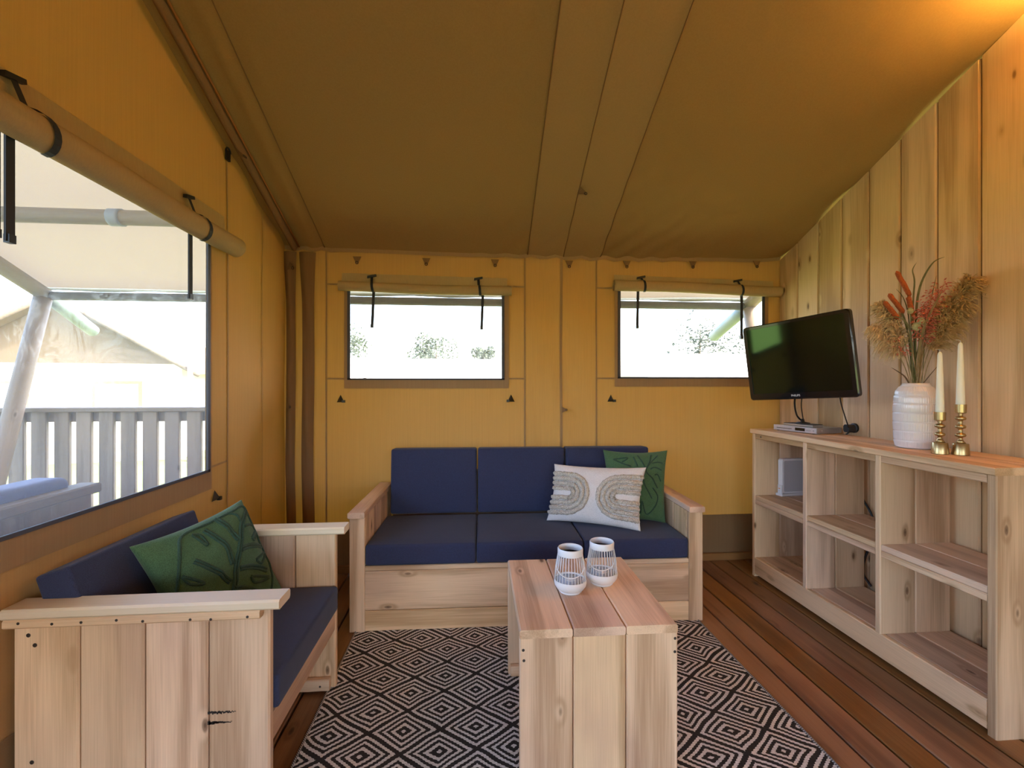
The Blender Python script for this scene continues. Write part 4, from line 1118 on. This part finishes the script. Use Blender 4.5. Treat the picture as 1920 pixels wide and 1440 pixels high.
# ------------------------------------------------------------------ candlesticks and candles
def candlestick(x, y, h, nring, label, clabel, ch):
    e = empty('candlestick', (x, y, CT)); tag(e, label, 'candlestick', 'brass candlesticks on the shelf unit')
    base_h, cup_h = .052, .040
    p = [(0, 0), (.029, 0), (.031, .002), (.0285, base_h - .002), (.027, base_h)]
    MB().lathe(p + [(.014, base_h + .002), (0, base_h + .002)], 36).build('foot', BRASS, e, auto=35)
    z0, z1 = base_h + .002, h - cup_h
    st = [(.018, z0)]
    st += [(.011, z0 + .010), (.0075, z0 + .018)]
    seg_ = (z1 - z0 - .020) / nring
    for k in range(nring):
        zc = z0 + .018 + seg_ * (k + .45)
        for t in lin(-1, 1, 9): st.append((.0085 + .0105 * math.sqrt(max(0, 1 - t * t)), zc + t * seg_ * .26))
        st.append((.0075, zc + seg_ * .40)); st.append((.0095, zc + seg_ * .46)); st.append((.0075, zc + seg_ * .52))
    st.append((.012, z1))
    MB().lathe(st, 28).build('stem', BRASS, e, True)
    MB().lathe([(.0, z1), (.017, z1), (.0205, z1 + .004), (.0215, h), (.0165, h), (.0155, h - .018), (0, h - .018)], 36).build('cup', BRASS, e, auto=35)
    c = empty('candle', (x, y, CT + h - .018)); tag(c, clabel, 'candle', 'ivory taper candles')
    MB().lathe([(0, 0), (.0150, 0), (.0158, .020), (.0150, .06), (.0088, ch - .012), (.0070, ch - .003), (.003, ch + .003), (0, ch + .004)], 28).build('taper', WAX, c, True)
    MB().tube([(0, 0, ch + .001), (0, 0, ch + .010), (-.006, .002, ch + .014), (-.016, .006, ch + .014)], .0012, 6).build('wick', WICK, c, True)
candlestick(2.114, 1.895, .190, 2, 'shorter brass candlestick with two rings, beside the vase', 'ivory taper candle in the shorter brass candlestick', .288)
candlestick(2.173, 1.858, .226, 3, 'taller brass candlestick with three rings', 'ivory taper candle in the taller brass candlestick', .292)


# ------------------------------------------------------------------ outside: flysheet frame, porch, neighbours, trees
GZ = -.35
def grass_mat():
    t = NT('lawn'); tc = t.n('TexCoord').outputs['Object']
    a = t.n('TexNoise', {'Vector': tc, 'Scale': 1.2, 'Detail': 4}).outputs[0]; b = t.n('TexNoise', {'Vector': tc, 'Scale': 40.0, 'Detail': 2}).outputs[0]
    c = t.mix(t.rng(a, .35, .65), (.17, .21, .075), (.24, .25, .10)); c = t.mix(t.math('MULTIPLY', b, .5), c, (.10, .15, .04))
    return t.surf(t.n('BsdfDiffuse', {'Color': c}).outputs[0])
tag(MB().grid(lin(-60, 60, 25), lin(-40, 80, 25), lambda x, y: (x, y, GZ)).build('ground', grass_mat()), 'sunny lawn around the tents', kind='structure')
deck = MB().box((-4.6, YF - 1.5, GZ), (XL - .31, 4.2, -.03)).build('floor_porch', SUBF); tag(deck, 'porch deck beside the large window', kind='structure')
for i in range(22):
    x = -4.58 + .134 * i
    if x + .13 < XL - .32: plank('plank', OAK, deck, (x, YF - 1.5, -.03), (x + .129, 4.2, -.003), 1, .004)
tag(MB().box((XL - .3, YB + .1, GZ), (XR + .6, YB + .75, -.1)).build('floor_plinth', SUBF), 'dark plinth under the end wall', kind='structure')

YE, ZE = 3.97, 2.125
def fly_z(y): return ZE + SL * (YE - y) if y > YRIDGE else ZE + SL * (YE - YRIDGE) - SL * (YRIDGE - y)
fl = MB()
fl.grid(grid_lines(-3.47, 2.62, .15), grid_lines(-4.05, YE, .15, [YRIDGE]), lambda x, y: (x, y, fly_z(y) + .02 * noise.noise(Vector((x * .9, y * .9, 2)))))
fly = tag(fl.build('flysheet', FLY, smooth=True), 'pale canvas flysheet stretched over the tent and porch', 'flysheet')
MB().grid(grid_lines(-3.47, 2.62, .15), [0, 1], lambda x, v: (x, YE + .004, ZE + .02 - .045 * v + .006 * math.sin(x * 9) * v)).build('valance', plain('green_grey_edge', (.24, .27, .23), .8), fly, True)
POLE = GREY
def pole(name, a, b, r, mat, label, cat, group=None):
    a, b = Vector(a), Vector(b); c = (a + b) / 2; d = b - a
    o = MB().tube([(0, 0, -d.length / 2), (0, 0, -d.length / 4), (0, 0, 0), (0, 0, d.length / 4), (0, 0, d.length / 2)], r, 14).build(name, mat, smooth=True, loc=c)
    o.rotation_euler = d.to_track_quat('Z', 'Y').to_euler()
    return tag(o, label, cat, group)
G = GREY[2]
pole('eave_beam', (-3.42, 3.95, 2.055), (2.52, 3.95, 2.055), .034, wood('dark_beam', 2, (.075, .065, .07), (.04, .034, .036), (.03, .025, .02)), 'dark round beam running along behind the end wall under the eave', 'beam')
pole('purlin', (-3.42, 3.10, fly_z(3.10) - .075), (XL - .02, 3.10, fly_z(3.10) - .075), .048, G, 'round purlin pole under the porch flysheet', 'pole')
br = MB()
br.tube([(-2.25 + .018 * t, 3.10, fly_z(3.10) - .075) for t in (-2, -1, 0, 1, 2)], .055, 14)
tag(br.build('pole_clamp', plain('blue_grey_steel', (.22, .25, .34), .5), smooth=True), 'blue grey clamp around the porch purlin pole', 'clamp')
for x, w1, w2 in ((-3.40, 'far end of the porch', 'porch end'), (2.50, 'board wall side', 'board wall side')):
    pole('rafter', (x, 3.97, fly_z(3.97) - .07), (x, 1.6, fly_z(1.6) - .07), .055, G, 'round rafter pole under the flysheet at the ' + w1, 'pole')
    pole('leg_pole', (x, 3.93, 2.03), (x, 3.30, GZ), .058, G, 'slanting leg pole of the tent frame at the ' + w1, 'pole')
    o = pole('guy_arm', (x + (-.02 if x < 0 else .02), 4.02, 2.05), (x + (-.29 if x < 0 else .13), 4.78, 1.87), .055, GREENTUBE, 'pale green tube sticking out past the beam at the ' + w2, 'tube')
# porch railing
rail = empty('porch_railing', (-2.9, 3.90, 0)); tag(rail, 'weathered slatted porch railing seen through the large window', 'railing')
plank('top_rail', GREY, rail, (-1.55, -.075, 1.130), (1.52, .055, 1.165), 0, .006)
plank('cross_rail', GREY, rail, (-1.55, -.012, 1.050), (1.52, .026, 1.128), 0, .004)
plank('cross_rail', GREY, rail, (-1.55, .028, .12), (1.52, .055, .22), 0, .004)
for i in range(19):
    x = -1.50 + .163 * i; j = random.uniform(-.004, .004)
    plank('slat', GREY, rail, (x + j, -.045, .0), (x + j + .110, -.0125, 1.128), 2, .005)
# outdoor bench against the tent wall
bn = empty('porch_sofa', (-1.60, 1.30, 0)); tag(bn, 'weathered porch sofa with blue cushions standing back to the large window', 'sofa')
for k in range(4): plank('back_plank', GREY, bn, (.025, -.9 + .4 * k, .0), (.055, -.9 + .4 * k + .397, .905), 2)
plank('back_cap', GREY, bn, (-.01, -.92, .9055), (.075, .72, .945), 1, .006)
plank('seat_board', GREY, bn, (-.62, -.9, .30), (.02, .69, .33), 1)
for y in (-.9, .66): plank('side_panel', GREY, bn, (-.64, y, 0), (.022, y + .03, .62), 2); plank('arm_cap', GREY, bn, (-.66, y - .03, .6205), (-.015, y + .06, .65), 0)
NV2 = fabric('blue_outdoor_fabric', (.085, .11, .30), 500)
for k in range(2):
    cushion('seat_cushion', NV2, bn, (-.62, -.865 + .762 * k, .333), (-.125, -.108 + .762 * k, .45), .03)
    cushion('back_cushion', NV2, bn, (-.12, -.865 + .762 * k, .45), (.018, -.108 + .762 * k, .985), .03)
bn2 = empty('porch_bench', (-2.9, 2.6, 0), R(118)); tag(bn2, 'weathered plank bench beside the porch railing', 'bench')
for k in range(3): plank('back_plank', GREY, bn2, (-.9 + .46 * k, -.03, 0), (-.9 + .46 * k + .455, 0, .86), 2)
plank('back_cap', GREY, bn2, (-.92, -.05, .8605), (.50, .05, .90), 0, .006)
plank('seat_board', GREY, bn2, (-.9, .005, .36), (.48, .5, .40), 0)
for x in (-.88, .43): plank('leg', GREY, bn2, (x, .42, 0), (x + .05, .49, .3595), 2)

def safari_tent(loc, rz, w, l, eave, rise, label, wins=2, roofm=None):
    roofm = roofm or TENTROOF
    e = empty('safari_tent', loc, rz); tag(e, label, 'tent', 'neighbouring safari tents')
    m = MB(); hw_, hl = w / 2, l / 2
    m.add([(-hw_, -hl, 0), (hw_, -hl, 0), (hw_, hl, 0), (-hw_, hl, 0), (-hw_, -hl, eave), (hw_, -hl, eave), (hw_, hl, eave), (-hw_, hl, eave), (0, -hl, eave + rise), (0, hl, eave + rise)],
          [(0, 1, 5, 4), (1, 2, 6, 5), (2, 3, 7, 9, 6), (3, 0, 4, 7)])
    m.build('wall', TENTWALL, e)
    MB().add([(-hw_, -hl - .01, eave), (hw_, -hl - .01, eave), (0, -hl - .01, eave + rise), (-hw_, -hl + .01, eave), (hw_, -hl + .01, eave), (0, -hl + .01, eave + rise)], [(0, 1, 2), (5, 4, 3), (0, 3, 4, 1), (1, 4, 5, 2), (2, 5, 3, 0)]).build('gable', roofm, e)
    for s in (-1, 1):
        r_ = MB(); ov = .45; dz = rise / hw_ * ov
        r_.grid(lin(0, 1, 8), lin(-hl - .35, hl + .35, 14), lambda u, y: (s * (hw_ + ov) * u, y, eave + rise + .05 - (rise + dz) * u - .06 * math.sin(PI * u) * (1 + .2 * math.sin(y * 3))))
        r_.build('roof', roofm, e, True)
        f_ = MB().tube([(s * (hw_ + ov), -hl - .36, eave - dz + .02), (0, -hl - .36, eave + rise + .03)], .05, 8); f_.build('gable_pole', BARK, e, True)
    for k in range(wins):
        x = -hw_ * .45 + k * hw_ * .9
        fr = MB().box((x - .45, -hl - .03, eave * .45), (x + .45, -hl - .005, eave * .82)).build('window', TRIM, e)
        MB().box((x - .39, -hl - .036, eave * .48), (x + .39, -hl - .031, eave * .79)).build('pane', plain('pale_pane', (.35, .38, .42), .2), fr)
    for s in (-1, 1):
        plank('corner_post', GREY, e, (s * (hw_ + .3) - .05, -hl - .45, 0), (s * (hw_ + .3) + .05, -hl - .35, eave), 2)
    return e
safari_tent((-9.3, 13.2, GZ), R(12), 4.4, 5.5, 2.15, 1.35, 'cream neighbouring tent with gable seen through the large window', 2, TENTTAN)
safari_tent((.3, 17.5, GZ), R(90), 5.2, 7.2, 1.25, 1.35, 'white roofed neighbouring tent lying across both small windows', 0)
safari_tent((9.4, 16.0, GZ), R(90), 5.0, 6.6, 1.3, 1.45, 'neighbouring tent at the board wall side, behind the television window', 0)
safari_tent((-8.2, 20.5, GZ), R(90), 5.0, 7.0, 1.4, 1.4, 'distant white tent beyond the corner of the small window', 0)

def tree(x, y, h, cr, label, seed, n=900):
    e = empty('tree', (x, y, GZ)); tag(e, label, 'tree', 'trees beyond the neighbouring tents'); rd = random.Random(seed)
    MB().tube([(0, 0, 0), (.05, 0, h * .3), (-.05, .05, h * .6), (0, 0, h * .85)], [.16, .12, .08, .03], 8).build('trunk', BARK, e, True)
    m = MB(); blobs = [(Vector((rd.uniform(-.7, .7) * cr, rd.uniform(-.7, .7) * cr, h - cr * rd.uniform(.3, 1.1))), cr * rd.uniform(.35, .6)) for _ in range(9)]
    for _ in range(n):
        c, r_ = rd.choice(blobs); d = Vector((rd.gauss(0, 1), rd.gauss(0, 1), rd.gauss(0, 1))).normalized(); p = c + d * r_ * rd.uniform(.6, 1.05)
        s_ = rd.uniform(.07, .15); a = Vector((rd.gauss(0, 1), rd.gauss(0, 1), rd.gauss(0, 1))).normalized(); b = a.orthogonal().normalized()
        m.add([p - a * s_, p + b * s_ * .5, p + a * s_, p - b * s_ * .5], [(0, 1, 2, 3)])
    tag(m.build('crown', LEAFM, e), kind='stuff')
tree(-2.4, 31, 5.1, 1.9, 'wide bushy tree in the middle of the small corner window', 1, 1500)
tree(.75, 31, 4.35, .85, 'small round bush beside the wide tree', 2, 700)
tree(-8.2, 31, 5.5, 1.5, 'tree at the zip edge of the small corner window', 3, 900)
tree(14.0, 27, 5.9, 2.0, 'tall loose tree behind the green tube at the television window', 4, 1300)
tree(19.6, 31, 5.2, 1.7, 'tree partly hidden behind the television', 5, 900)
tree(-17.5, 33, 4.6, 2.1, 'tree beyond the gabled tent', 6, 900)
